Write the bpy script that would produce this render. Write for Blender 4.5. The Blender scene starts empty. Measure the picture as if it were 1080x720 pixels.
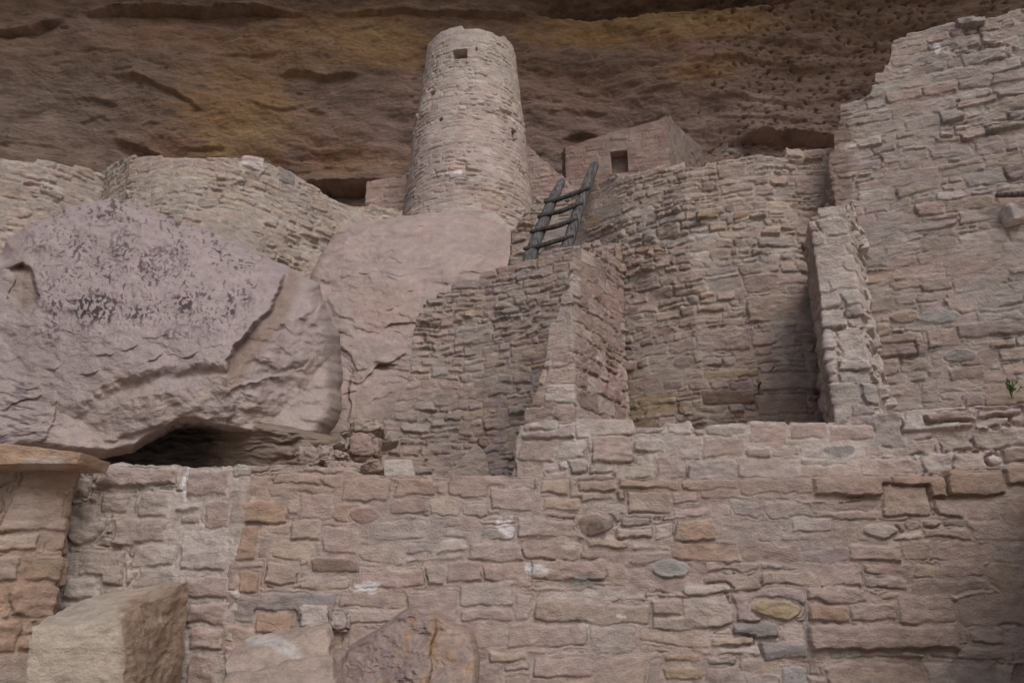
import bpy, math, random
import numpy as np
from mathutils import Vector

# ------------------------------------------------------------------ camera maths
F, TH, CZ = 840.0, math.radians(18.0), 1.6
CT, ST = math.cos(TH), math.sin(TH)
def ray(px, py):
    x = np.asarray(px, float) - 540.0; y = 360.0 - np.asarray(py, float)
    return x, F*CT - y*ST, F*ST + y*CT
def P(px, py, Y):
    dx, dy, dz = ray(px, py); t = Y/dy
    return np.stack(np.broadcast_arrays(dx*t, dy*t, CZ + dz*t), -1)
def proj(x, y, z):
    z = z - CZ
    d = y*CT + z*ST; u = -y*ST + z*CT
    d = np.maximum(d, 1e-3)
    return 540 + F*x/d, 360 - F*u/d

# ------------------------------------------------------------------ noise
def _h(ix, iy, s):
    n = (ix.astype(np.int64)*374761393 + iy.astype(np.int64)*668265263 + int(s)*2147483647 + 1013) & 0xffffffff
    n = ((n ^ (n >> 13))*1274126177) & 0xffffffff
    n = ((n ^ (n >> 15))*2246822519) & 0xffffffff
    return (n ^ (n >> 16)) & 0xffff
_A = np.arange(65536)*(2*math.pi/65536.0)
_GC, _GS = np.cos(_A), np.sin(_A)
def perl(x, y, s=0):
    x = np.asarray(x, float); y = np.asarray(y, float)
    x0 = np.floor(x); y0 = np.floor(y); fx = x-x0; fy = y-y0
    ix = x0.astype(np.int64); iy = y0.astype(np.int64)
    u = fx*fx*fx*(fx*(fx*6-15)+10); v = fy*fy*fy*(fy*(fy*6-15)+10)
    def g(a, b):
        h = _h(ix+a, iy+b, s); return _GC[h]*(fx-a) + _GS[h]*(fy-b)
    n0 = g(0,0)*(1-u)+g(1,0)*u; n1 = g(0,1)*(1-u)+g(1,1)*u
    return (n0*(1-v)+n1*v)*1.5
def fbm(x, y, s=0, o=4, g=0.5):
    r = 0; a = 1; t = 0; f = 1
    for i in range(o):
        r = r + a*perl(x*f+i*17.3, y*f-i*9.1, s+i*7); t += a; a *= g; f *= 2.03
    return r/t
def ridged(x, y, s=0, o=4):
    r = 0; a = 1; t = 0; f = 1
    for i in range(o):
        r = r + a*(1-2*np.abs(perl(x*f+i*11.3, y*f+i*5.1, s+i*13))); t += a; a *= .5; f *= 2.1
    return r/t
def sst(a, b, x):
    t = np.clip((x-a)/(b-a), 0, 1); return t*t*(3-2*t)

# ------------------------------------------------------------------ features drawn as polylines
def smooth_pts(pts, k=2):
    p = [tuple(map(float, q)) for q in pts]
    for _ in range(k):
        n = [p[0]]
        for a, b in zip(p[:-1], p[1:]): n += [(a[0]*.75+b[0]*.25, a[1]*.75+b[1]*.25), (a[0]*.25+b[0]*.75, a[1]*.25+b[1]*.75)]
        p = n+[p[-1]]
    return p
def polydist(px, py, pts):
    """signed distance (+ above the line when it runs left to right) and distance to the ends"""
    best = np.full(px.shape, 1e9); sg = np.ones(px.shape); al = np.zeros(px.shape)
    L = 0
    for (x0, y0), (x1, y1) in zip(pts[:-1], pts[1:]):
        vx, vy = x1-x0, y1-y0; l = math.hypot(vx, vy)+1e-9
        t = np.clip(((px-x0)*vx+(py-y0)*vy)/(l*l), 0, 1)
        d = np.hypot(px-(x0+t*vx), py-(y0+t*vy))
        c = vx*(py-y0)-vy*(px-x0)
        m = d < best
        best = np.where(m, d, best); sg = np.where(m, np.where(c < 0, 1.0, -1.0), sg)
        al = np.where(m, L+t*l, al); L += l
    return best*sg, al, L
def ledge(h, px, py, pts, A, wA, B, wB, end=.25, soft=1.2):
    xs = [p[0] for p in pts]; ys = [p[1] for p in pts]; R = 4*max(wA, wB)
    m = (px > min(xs)-R) & (px < max(xs)+R) & (py > min(ys)-R) & (py < max(ys)+R)
    if not m.any(): return h
    x = px[m]; y = py[m]
    s, al, L = polydist(x, y, smooth_pts(pts))
    e = sst(0, end*L+1e-6, al)*sst(0, end*L+1e-6, L-al)
    up = A*np.exp(-np.maximum(s, 0)/wA); dn = -B*np.exp(-np.maximum(-s, 0)/wB)
    w = sst(-soft, soft, s)
    h[m] += (up*w + dn*(1-w))*e
    return h

# ------------------------------------------------------------------ object helpers
COL = bpy.context.scene.collection
def mesh_grid(name, X, C=None, mat=None, closed_u=False, parent=None, flip=False, smooth=True):
    """X (rows, cols, 3)"""
    r, c = X.shape[:2]
    idx = np.arange(r*c).reshape(r, c)
    if closed_u: idx = np.concatenate([idx, idx[:, :1]], 1)
    q = np.stack([idx[:-1, :-1], idx[:-1, 1:], idx[1:, 1:], idx[1:, :-1]], -1).reshape(-1, 4)
    if flip: q = q[:, ::-1]
    return mesh_raw(name, X.reshape(-1, 3), q, None if C is None else C.reshape(-1, 3), mat, parent, smooth)
def mesh_raw(name, V, Q, C, mat, parent=None, smooth=True):
    me = bpy.data.meshes.new(name)
    n = len(V); k = len(Q); w = Q.shape[1]
    me.vertices.add(n); me.vertices.foreach_set('co', np.ascontiguousarray(V, np.float32).ravel())
    me.loops.add(k*w); me.loops.foreach_set('vertex_index', np.ascontiguousarray(Q, np.int32).ravel())
    me.polygons.add(k); me.polygons.foreach_set('loop_start', np.arange(0, k*w, w, dtype=np.int32))
    me.polygons.foreach_set('loop_total', np.full(k, w, np.int32))
    me.polygons.foreach_set('use_smooth', np.full(k, smooth, bool))
    me.update(calc_edges=True)
    if C is not None:
        a = me.color_attributes.new('col', 'FLOAT_COLOR', 'POINT')
        c4 = np.ones((n, 4), np.float32); c4[:, :3] = np.clip(C, .01, .9)
        a.data.foreach_set('color', c4.ravel())
    if mat: me.materials.append(mat)
    o = bpy.data.objects.new(name, me); COL.objects.link(o)
    if parent: o.parent = parent
    return o
def tag(o, label, cat, group=None):
    o['label'] = label; o['category'] = cat; o['kind'] = 'thing'
    if group: o['group'] = group
    return o
def struct(o): o['kind'] = 'structure'; return o

# ------------------------------------------------------------------ materials
def rock_mat(name, scale, bump, dist, vary=.22, grain=60, strata=0.0, rough=.95):
    m = bpy.data.materials.new(name); m.use_nodes = True
    nt = m.node_tree; N = nt.nodes; L = nt.links
    b = N['Principled BSDF']; b.inputs['Roughness'].default_value = rough
    b.inputs['Specular IOR Level'].default_value = .15
    at = N.new('ShaderNodeAttribute'); at.attribute_name = 'col'
    tc = N.new('ShaderNodeTexCoord'); mp = N.new('ShaderNodeMapping'); L.new(tc.outputs['Object'], mp.inputs['Vector'])
    mp.inputs['Scale'].default_value = (1, 1, 1+strata)
    n1 = N.new('ShaderNodeTexNoise'); n1.inputs['Scale'].default_value = scale; n1.inputs['Detail'].default_value = 6; n1.inputs['Roughness'].default_value = .62
    n2 = N.new('ShaderNodeTexNoise'); n2.inputs['Scale'].default_value = grain; n2.inputs['Detail'].default_value = 5; n2.inputs['Roughness'].default_value = .7
    for n in (n1, n2): L.new(mp.outputs[0], n.inputs['Vector'])
    r1 = N.new('ShaderNodeMapRange'); r1.inputs['From Min'].default_value = .3; r1.inputs['From Max'].default_value = .7
    r1.inputs['To Min'].default_value = 1-vary; r1.inputs['To Max'].default_value = 1+vary; L.new(n1.outputs[0], r1.inputs['Value'])
    r2 = N.new('ShaderNodeMapRange'); r2.inputs['From Min'].default_value = .3; r2.inputs['From Max'].default_value = .7
    r2.inputs['To Min'].default_value = .87; r2.inputs['To Max'].default_value = 1.13; L.new(n2.outputs[0], r2.inputs['Value'])
    mm = N.new('ShaderNodeMath'); mm.operation = 'MULTIPLY'; L.new(r1.outputs[0], mm.inputs[0]); L.new(r2.outputs[0], mm.inputs[1])
    vm = N.new('ShaderNodeVectorMath'); vm.operation = 'SCALE'; L.new(at.outputs['Color'], vm.inputs[0]); L.new(mm.outputs[0], vm.inputs['Scale'])
    L.new(vm.outputs[0], b.inputs['Base Color'])
    ad = N.new('ShaderNodeMath'); ad.operation = 'MULTIPLY_ADD'; ad.inputs[1].default_value = .45
    L.new(n2.outputs[0], ad.inputs[0]); L.new(n1.outputs[0], ad.inputs[2])
    bp = N.new('ShaderNodeBump'); bp.inputs['Strength'].default_value = bump; bp.inputs['Distance'].default_value = dist
    L.new(ad.outputs[0], bp.inputs['Height']); L.new(bp.outputs[0], b.inputs['Normal'])
    return m
M_near = rock_mat('near_masonry', 14, .8, .024, grain=80, strata=.6)
M_mid = rock_mat('mid_masonry', 7, 1.0, .042, grain=50, strata=.6)
M_far = rock_mat('far_masonry', 3.5, .7, .06, grain=22, strata=1)
M_bould = rock_mat('boulder_rock', 4, .7, .05, vary=.12, grain=40, strata=.5)
M_cliff = rock_mat('cliff_rock', 1.3, .9, .14, vary=.3, grain=9, strata=2.2)
M_soil = rock_mat('soil', 2, .6, .05, grain=30)

PAL = {
 'pink': (.415, .325, .292), 'grey': (.395, .345, .318), 'tan': (.425, .340, .288), 'orange': (.390, .275, .205),
 'brown': (.215, .155, .125), 'red': (.330, .225, .190), 'pale': (.52, .465, .43), 'white': (.74, .72, .73),
 'yellow': (.385, .305, .200), 'slate': (.270, .255, .250), 'mauve': (.320, .255, .243), 'bluegrey': (.36, .36, .355),
 'dark': (.15, .12, .11), 'warm': (.455, .365, .295)}
PAL = {k: np.array(v)*np.array((1.05, 1.038, 1.05)) for k, v in PAL.items()}

# ------------------------------------------------------------------ masonry height field
class Style:
    def __init__(s, **k):
        s.ch = (.12, .24); s.cw = (1.1, 2.6); s.split = .3; s.warp = .05; s.wf = 1.6; s.bev = .022; s.relief = .035
        s.joint = .010; s.gap = .03; s.mort = .0; s.tilt = .12; s.rough = .012; s.off = .015; s.dust = .35
        s.pal = {'pink': 4, 'grey': 3, 'tan': 3, 'orange': .3, 'red': .2, 'pale': .3, 'mauve': .3}; s.mcol = (.41, .34, .295)
        s.jit = .10; s.bulge = .03; s.slope = 0.0; s.big = .04; s.crack = .5; s.out = .05; s.cus = .45
        s.__dict__.update(k)

def masonry(u0, u1, v0, v1, res, st, seed, customs=()):
    rng = np.random.RandomState(seed)
    nu = int((u1-u0)/res)+2; nv = int((v1-v0)/res)+2
    uu, vv = np.meshgrid(u0+np.arange(nu)*res, v0+np.arange(nv)*res)
    f = st.wf; wp = st.warp*.55
    wu = uu + wp*1.1*fbm(uu*f, vv*f*1.6, seed+1, 3) + wp*.7*perl(uu*3.3, vv*6.5, seed+3) + wp*.28*fbm(uu*11, vv*11, seed+8, 2) + wp*.10*fbm(uu*26, vv*26, seed+16, 2)
    wv = vv + wp*1.0*fbm(uu*f*.8, vv*f*1.6, seed+2, 3) + wp*.22*fbm(uu*9, vv*11, seed+9, 2) + wp*.08*fbm(uu*26, vv*26, seed+17, 2) + wp*.5*perl(uu*2.9, vv*2.2, seed+4) + st.slope*(uu-u0)
    pad = .8; a0 = wu.min()-.1; a1 = wu.max()+.1; b0 = wv.min()-.1; b1 = wv.max()+.1
    lu = int((a1-a0)/res)+3; lv = int((b1-b0)/res)+3
    lay = np.zeros((lv, lu), np.int32); n = 1
    def put(x0, x1, y0, y1):
        nonlocal n
        w = x1-x0; h = y1-y0; m = .22*h
        j0 = max(0, int((y0-m-b0)/res)); j1 = max(0, int((y1+m-b0)/res)+1); i0 = max(0, int((x0-m-a0)/res)); i1 = max(0, int((x1+m-a0)/res)+1)
        sub = lay[j0:j1, i0:i1]
        if sub.size:
            gy = (b0+np.arange(j0, j0+sub.shape[0])*res)[:, None]-(y0+y1)/2; gx = (a0+np.arange(i0, i0+sub.shape[1])*res)[None]-(x0+x1)/2
            q = rng.uniform(-1, 1, 8); sl = min(.10, .16*h/max(w, .01))
            k = (gy < h/2+.10*h*q[0]+sl*q[1]*gx) & (gy > -h/2+.06*h*q[2]+sl*q[3]*gx) & (gx < w/2+.05*h*q[4]+.16*q[5]*gy) & (gx > -w/2+.05*h*q[6]+.16*q[7]*gy)
            for sx, sy in ((1, 1), (1, -1), (-1, 1), (-1, -1)):
                if rng.rand() < .28:
                    cx_ = rng.uniform(.10, .34)*h; cy_ = rng.uniform(.08, .3)*h
                    k &= ((sx*gx-(w/2-cx_))/cx_+(sy*gy-(h/2-cy_))/cy_ < 1)
            sub[k] = n
        n += 1
    y = b0-.1
    while y < b1:
        h = rng.uniform(*st.ch); x = a0-rng.uniform(0, .5)
        while x < a1:
            w = h*rng.uniform(*st.cw)
            w = min(max(w, .06), .8)
            r = rng.rand()
            if r < st.split:
                c = rng.uniform(.3, .7)
                if rng.rand() < .5:
                    put(x, x+w, y, y+h*c); put(x, x+w, y+h*c, y+h)
                else:
                    d = rng.uniform(.35, .65)
                    put(x, x+w, y, y+h*c); put(x, x+w*d, y+h*c, y+h); put(x+w*d, x+w, y+h*c, y+h)
            elif r < st.split+st.big:
                put(x, x+w, y-h*.5, y+h)
            else: put(x, x+w, y, y+h)
            x += w
        y += h
    ids = lay[np.clip(((wv-b0)/res).astype(int), 0, lv-1), np.clip(((wu-a0)/res).astype(int), 0, lu-1)]
    names = list(st.pal); pr = np.array([st.pal[k] for k in names], float); pr /= pr.sum()
    pick = rng.choice(len(names), n+len(customs)+1, p=pr)
    scol = np.array([PAL[k] for k in names])[pick]
    scol = scol*(1+rng.uniform(-1, 1, (len(scol), 1))*st.jit)*(1+rng.uniform(-.03, .03, (len(scol), 3)))
    soff = rng.normal(0, 1, len(scol))*st.off
    soff += (rng.rand(len(scol)) < .05)*st.out*rng.rand(len(scol))
    stu = rng.normal(0, 1, len(scol))*st.tilt*.6; stv = rng.normal(-.5, 1, len(scol))*st.tilt
    dust_s = np.full(len(scol), 1.0)
    ju = uu+.02*fbm(uu*7, vv*7, seed+5, 2); jv = vv+.02*fbm(uu*7, vv*7, seed+6, 2)
    paints = []
    for c in customs:
        kind = c[0]
        if kind in ('rect', 'ell', 'paint'):
            _, cu, cv, hw, hh, col, off = c
            if kind == 'rect': m = (abs(ju-cu) < hw) & (abs(jv-cv) < hh)
            else: m = ((ju-cu)/hw)**2+((jv-cv)/hh)**2 < 1
            if kind == 'paint':
                q = ((uu-cu)/hw)**2+((vv-cv)/hh)**2 + 1.3*fbm(uu*(1/max(hw, .02))*.9, vv/max(hh, .02)*.9, seed+33, 4)
                paints.append((sst(1.0, .6, q)*.8, PAL[col])); continue
            ids[m] = n
            if col: scol[n] = PAL[col]*(1+rng.uniform(-.05, .05))
            soff[n] = off*st.cus; dust_s[n] = .2; stu[n] *= .5; stv[n] *= .5; n += 1
    # distance to the next stone
    R = max(2, min(8, int(round(.05/res)))); d = np.full(ids.shape, float(R+1))
    for a in range(-R, R+1):
        for b in range(0, R+1):
            if (b == 0 and a <= 0) or a*a+b*b > R*R: continue
            l = math.hypot(a, b)
            A = ids[:ids.shape[0]-b, max(0, -a):ids.shape[1]-max(0, a)]
            B = ids[b:, max(0, a):ids.shape[1]+min(0, a)]
            m = A != B
            da = d[:ids.shape[0]-b, max(0, -a):ids.shape[1]-max(0, a)]; da[m] = np.minimum(da[m], l)
            db = d[b:, max(0, a):ids.shape[1]+min(0, a)]; db[m] = np.minimum(db[m], l)
    d = (d-.5)*res
    cnt = np.bincount(ids.ravel(), minlength=n)+1e-9
    cu = np.bincount(ids.ravel(), uu.ravel(), n)/cnt; cv = np.bincount(ids.ravel(), vv.ravel(), n)/cnt
    wear = np.clip(.72+1.6*fbm(uu*.8, vv*.9, seed+29, 3), .2, 1.35)
    jn = fbm(uu*2.3, vv*2.6, seed+11, 3); gn = sst(-.08+.6*(.5-st.crack), .22+.6*(.5-st.crack), fbm(uu*4.1, vv*4.6, seed+12, 3))
    jw = st.joint*np.clip(.8+1.8*jn, .0, 2.4)
    chip = fbm(uu*13, vv*17, seed+13, 3)
    dd = d-jw+st.bev*.9*chip
    S = sst(0, 1, np.clip(dd/(st.bev*(1+.6*jn)), 0, 1)); S = S*(.8+.2*(1-np.exp(-np.maximum(dd, 0)/.05)))
    du = uu-cu[ids]; dv = vv-cv[ids]
    so = ids*3.7
    face = st.relief+soff[ids]+np.clip(stu[ids]*du, -.03, .03)+np.clip(stv[ids]*dv, -.03, .03)
    flake = np.tanh(5*perl(uu*4.5+so, vv*8+so, seed+25))*.45+np.tanh(6*perl(uu*9+so, vv*19-so, seed+26))*.3
    rgh = st.rough*(fbm(uu*9+so, vv*15, seed+21, 5)*1.3+flake + .6*ridged(uu*4+so, vv*16+so*.3, seed+22, 4))
    flush = st.relief*(.35+1.2*fbm(uu*1.5, vv*1.7, seed+23, 4)) + st.mort
    mor = flush + st.rough*(fbm(uu*12, vv*14, seed+24, 4)*1.2)
    h = mor*(1-S)+(face+rgh)*S
    coat = st.relief*(.25+2.0*fbm(uu*1.1, vv*1.3, seed+27, 4))+st.rough*fbm(uu*10, vv*12, seed+28, 4)
    cm = sst(-.004, .006, coat-h); h = h+(coat-h)*cm*.75
    cw = max(.0032, .62*res)
    lowside = np.where(dv < 0, 1.0, .55)
    h = h - st.gap*gn*lowside*np.exp(-((dd-.2*st.bev)/cw)**2)
    h = st.relief+(h-st.relief)*np.where(h > -.6, wear, 1)
    h = h + st.bulge*fbm(uu*.9, vv*.9, seed+30, 2)*2
    C = scol[ids]*(1+.13*fbm(uu*6, vv*9, seed+40, 4)+.10*fbm(uu*5+so, vv*26+so, seed+44, 3))[..., None]
    # dust / mortar smears over the stones
    ds = np.clip(st.dust*(.75+1.5*fbm(uu*1.6, vv*1.9, seed+41, 4)), 0, .95)*dust_s[ids]
    ds = np.maximum(np.maximum((1-S)*.9, ds), cm*.35)[..., None]
    C = C*(1-ds)+np.array(st.mcol)*np.array((1.10, 1.082, 1.105))*ds
    big = sst(.02, .34, fbm(uu*.9, vv*1.2, seed+45, 4))[..., None]*.35; C = C*(1-big)+np.array((.395, .355, .34))*big
    wrm = sst(.06, .36, fbm(uu*1.1+9, vv*1.3, seed+46, 4))[..., None]*.25; C = C*(1-wrm)+np.array((.39, .29, .22))*wrm
    for w, c in paints: C = C*(1-w[..., None])+c*w[..., None]
    C = C*(1+.10*fbm(uu*.7, vv*.8, seed+43, 3))[..., None]
    return dict(u0=u0, v0=v0, res=res, H=h, C=C, ids=ids, cu=cu, cv=cv, nu=nu, nv=nv)

def sample(A, F_, u, v):
    x = np.clip((u-A['u0'])/A['res'], 0, A['nu']-1.001); y = np.clip((v-A['v0'])/A['res'], 0, A['nv']-1.001)
    i = x.astype(int); j = y.astype(int); fx = x-i; fy = y-j
    if F_.ndim == 3: fx = fx[..., None]; fy = fy[..., None]
    return (F_[j, i]*(1-fx)+F_[j, i+1]*fx)*(1-fy)+(F_[j+1, i]*(1-fx)+F_[j+1, i+1]*fx)*fy

def wall(name, plan, top, zbot, res, st, seed, thick=.45, back=(0, 1), mat=None, customs=(), opens=(), ring=None,
         ends=True, stretch=1.0, taper=None, paint=None, rag=1.0, lean=0.0):
    """plan: [(px,py,Y)] left to right; top: [(px,py)]; customs/opens in pixels of the photograph"""
    pl = [P(*p)[:2] for p in plan] if not ring else None
    bd = np.array(back, float); bd /= np.linalg.norm(bd)
    if ring:
        cx, cy, r0 = ring
        a = np.linspace(math.pi*.5, math.pi*2.5, 181)   # starts at the back, goes round by the left side and the front
        path = np.stack([cx+r0*np.cos(a), cy+r0*np.sin(a)], 1)
    else:
        path = list(pl)
        if ends: path = [pl[0]+bd*thick]+path+[pl[-1]+bd*thick]
        path = np.array(path)
    seg = np.hypot(*np.diff(path, axis=0).T); cum = np.concatenate([[0], np.cumsum(seg)])
    ue = cum[1] if (ends and not ring) else 0; ur = cum[-2] if (ends and not ring) else cum[-1]
    def uv(px, py):
        dx, dy, dz = [float(q) for q in ray(px, py)]
        best = None
        rngs = range(1 if ue else 0, len(path)-1-(1 if ue else 0))
        for i in rngs:
            p0, p1 = path[i], path[i+1]; e = p1-p0
            det = dx*(-e[1])+e[0]*dy
            if abs(det) < 1e-9: continue
            t = (p0[0]*(-e[1])+e[0]*p0[1])/det; s = (dx*p0[1]-dy*p0[0])/det
            lo = -1e-6; hi = 1+1e-6
            if not ring:
                if i == rngs[0]: lo = -5
                if i == rngs[-1]: hi = 6
            if lo <= s <= hi and t > 0 and (best is None or t < best[0]): best = (t, cum[i]+s*seg[i])
        if best is None: best = (0.01, 0)
        return best[1], CZ+dz*best[0]
    if ring: tp = None; ztop = top; tops = [(0, z_) for z_ in [top]]
    else:
        tp = sorted(uv(*t) for t in top)
        ztop = max(t[1] for t in tp)
    cus = []
    for c in customs:
        k, px0, py0, px1, py1, col, off = c
        a = uv(px0, py1); b = uv(px1, py0); m = uv((px0+px1)/2, (py0+py1)/2)
        cus.append((k, m[0], m[1], abs(b[0]-a[0])/2, abs(b[1]-a[1])/2, col, off))
    A = masonry(0, cum[-1], zbot, ztop+.35, res, st, seed, cus)
    uu = A['u0']+np.arange(A['nu'])*res
    vv = A['v0']+np.arange(A['nv'])*res
    if ring:
        rimf = lambda q: ztop + (  .15*fbm(q*1.5, q*0, seed+3, 4) -   .12*sst(.5, .62, np.sin(q*1.4+.6)))*rag
        prof = rimf(uu); prof_c = rimf(A['cu'])
    else:
        tu = [t[0] for t in tp]; tz = [t[1] for t in tp]
        prof = np.interp(uu, tu, tz); prof_c = np.interp(A['cu'], tu, tz)
    keep = ((A['cv'] < prof_c)[A['ids']] & (vv[:, None] < prof[None]+.12) & (A['ids'] != 0)) | (vv[:, None] < prof[None]-.10) | ((A['ids'] == 0) & (vv[:, None] < prof[None]-.02))
    kk = vv[np.argmin(np.concatenate([keep[:-1], np.zeros((1, keep.shape[1]), bool)], 0), axis=0)]
    topv = rag*kk+(1-rag)*prof
    topv = (np.roll(topv, 1)+topv*2+np.roll(topv, -1))/4; topv[0] = topv[1]; topv[-1] = topv[-2]
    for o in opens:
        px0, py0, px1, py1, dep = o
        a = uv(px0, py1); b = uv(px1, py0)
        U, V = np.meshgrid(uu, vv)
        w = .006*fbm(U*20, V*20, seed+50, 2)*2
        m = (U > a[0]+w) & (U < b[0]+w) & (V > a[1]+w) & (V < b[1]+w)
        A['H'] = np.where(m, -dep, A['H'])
        A['C'] = np.where(m[..., None], np.array((.05, .042, .038)), A['C'])  # inside of openings painted near black, shade put into the colour
    if paint is not None:
        U, V = np.meshgrid(uu, vv)
        X0 = np.interp(U, cum, path[:, 0]); Y0 = np.interp(U, cum, path[:, 1])
        A['C'] = paint(A['C'], *proj(X0, Y0, V), U, V)
    # sheet: front rows, top rows, back rows
    nc = A['nu']; base = np.stack([np.interp(uu, cum, path[:, 0]), np.interp(uu, cum, path[:, 1])], 1)
    k = max(1, int(.02/res)); 
    sm = base.copy()
    if ring: sm = base
    tg = np.gradient(sm, axis=0); 
    for _ in range(2*k+1):
        tg[1:-1] = (tg[:-2]+tg[1:-1]+tg[2:])/3
    tg /= np.linalg.norm(tg, axis=1)[:, None]+1e-9
    nr = np.stack([tg[:, 1], -tg[:, 0]], 1)
    nf = int((topv.max()-zbot)/res/stretch)+2
    fr = np.linspace(0, 1, nf)[:, None]
    Z = np.minimum(zbot+fr*(topv.max()-zbot), topv[None]); U = np.broadcast_to(uu[None], Z.shape)
    H = sample(A, A['H'], U, Z); C = sample(A, A['C'], U, Z)
    sc = np.ones_like(Z)
    if taper: 
        sc = np.interp(Z, taper[0], taper[1])
    bx, by = base[:, 0][None], base[:, 1][None]
    if ring:
        X = cx+(bx-cx)*sc + nr[:, 0][None]*H; Yy = cy+(by-cy)*sc + nr[:, 1][None]*H
    else:
        X = bx+nr[:, 0][None]*H; Yy = by+nr[:, 1][None]*H+lean*(Z-zbot)
    front = np.stack([X, Yy, Z], -1)
    if ring: bk = np.stack([cx+(base[:, 0]-cx)*(sc[-1]-.35/r0), cy+(base[:, 1]-cy)*(sc[-1]-.35/r0)], 1)
    else:
        bk = base+bd*thick
        if ends:
            bk[uu < ue] = path[0]; bk[uu > ur] = path[-1]
        bk = bk + np.array([0, lean])*(topv-zbot)[:, None]
    tr = max(4, int(thick/res/3)); ts = np.linspace(0, 1, tr+1)[1:]
    rows = [front]; cols = [C]
    last = front[-1]
    for t in ts:
        p = np.empty_like(last); e = last[:, :2]
        p[:, :2] = e*(1-t)+bk*t
        p[:, 2] = topv+.015*fbm(uu*8, uu*0+t*thick*8, seed+60, 3)*2+.01*math.sin(t*3.14)
        rows.append(p[None]); cols.append(C[-1][None]*(1+.1*fbm(uu*6, uu*0+t*9, seed+61))[:, None][None])
    p = rows[-1][0].copy(); p[:, 2] = zbot
    rows.append(p[None]); cols.append(C[-1][None])
    o = mesh_grid(name, np.concatenate(rows, 0), np.concatenate(cols, 0), mat)
    return o

# ------------------------------------------------------------------ boulders
def boulder(name, outline, center, Yf, thick, feats, colf, mat, na=700, nr_=240, seed=1, back=1.0, edge=.16, jag=2.0):
    pts = np.array(outline+[outline[0]], float)
    # smooth closed outline by arc length
    L = np.concatenate([[0], np.cumsum(np.hypot(*np.diff(pts, axis=0).T))])
    s = np.linspace(0, L[-1], na, endpoint=False)
    bx = np.interp(s, L, pts[:, 0]); by = np.interp(s, L, pts[:, 1])
    kk = max(1, int(na*5/L[-1]))
    for _ in range(kk):
        bx = (np.roll(bx, 1)+bx+np.roll(bx, -1))/3; by = (np.roll(by, 1)+by+np.roll(by, -1))/3
    nn = fbm(s/25, s*0, seed+1, 4)*jag
    dx = bx-center[0]; dy = by-center[1]; l = np.hypot(dx, dy); bx = bx+dx/l*nn; by = by+dy/l*nn
    r = np.linspace(0, 1, nr_)**.8
    r = np.concatenate([r])
    PX = center[0]+(bx-center[0])[None]*r[:, None]; PY = center[1]+(by-center[1])[None]*r[:, None]
    rr = np.broadcast_to(r[:, None], PX.shape)
    e = np.clip((1-rr)/edge, 0, 1); prof = np.sqrt(np.clip(1-(1-e)**2, 0, 1))
    h = np.zeros(PX.shape)
    wx = PX+1.6*fbm(PX/9, PY/9, seed+2, 2)+6*fbm(PX/26, PY/26, seed+4, 3); wy = PY+1.6*fbm(PX/9, PY/9, seed+3, 2)+6*fbm(PX/26, PY/26, seed+5, 3)
    h = feats(h, wx, wy)
    Y = Yf(PX, PY)-thick*(prof-1)-h
    front = P(PX, PY, Y)
    C = colf(PX, PY)
    # back surface
    nb = 12; rb = np.linspace(1, 0, nb+1)[1:]
    rows = []
    Yrim = Y[-1]
    for t in rb:
        q = np.clip((1-t)/.5, 0, 1); pb = math.sqrt(1-(1-q)**2)
        X_ = center[0]+(bx-center[0])*t; Y_ = center[1]+(by-center[1])*t
        yc = Yf(X_, Y_)+thick
        rim = P(bx, by, Yrim); ctr = P(center[0], center[1], Yf(np.array(center[0]), np.array(center[1]))+thick+back)
        rows.append((rim*t+ctr*(1-t)+np.array([0, 1, 0])*0+np.array([0, back*.6*pb*t, 0]))[None])
    X = np.concatenate([front]+rows, 0); CC = np.concatenate([C]+[C[-1][None]]*nb, 0)
    return mesh_grid(name, X, CC, mat, closed_u=True)

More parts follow.
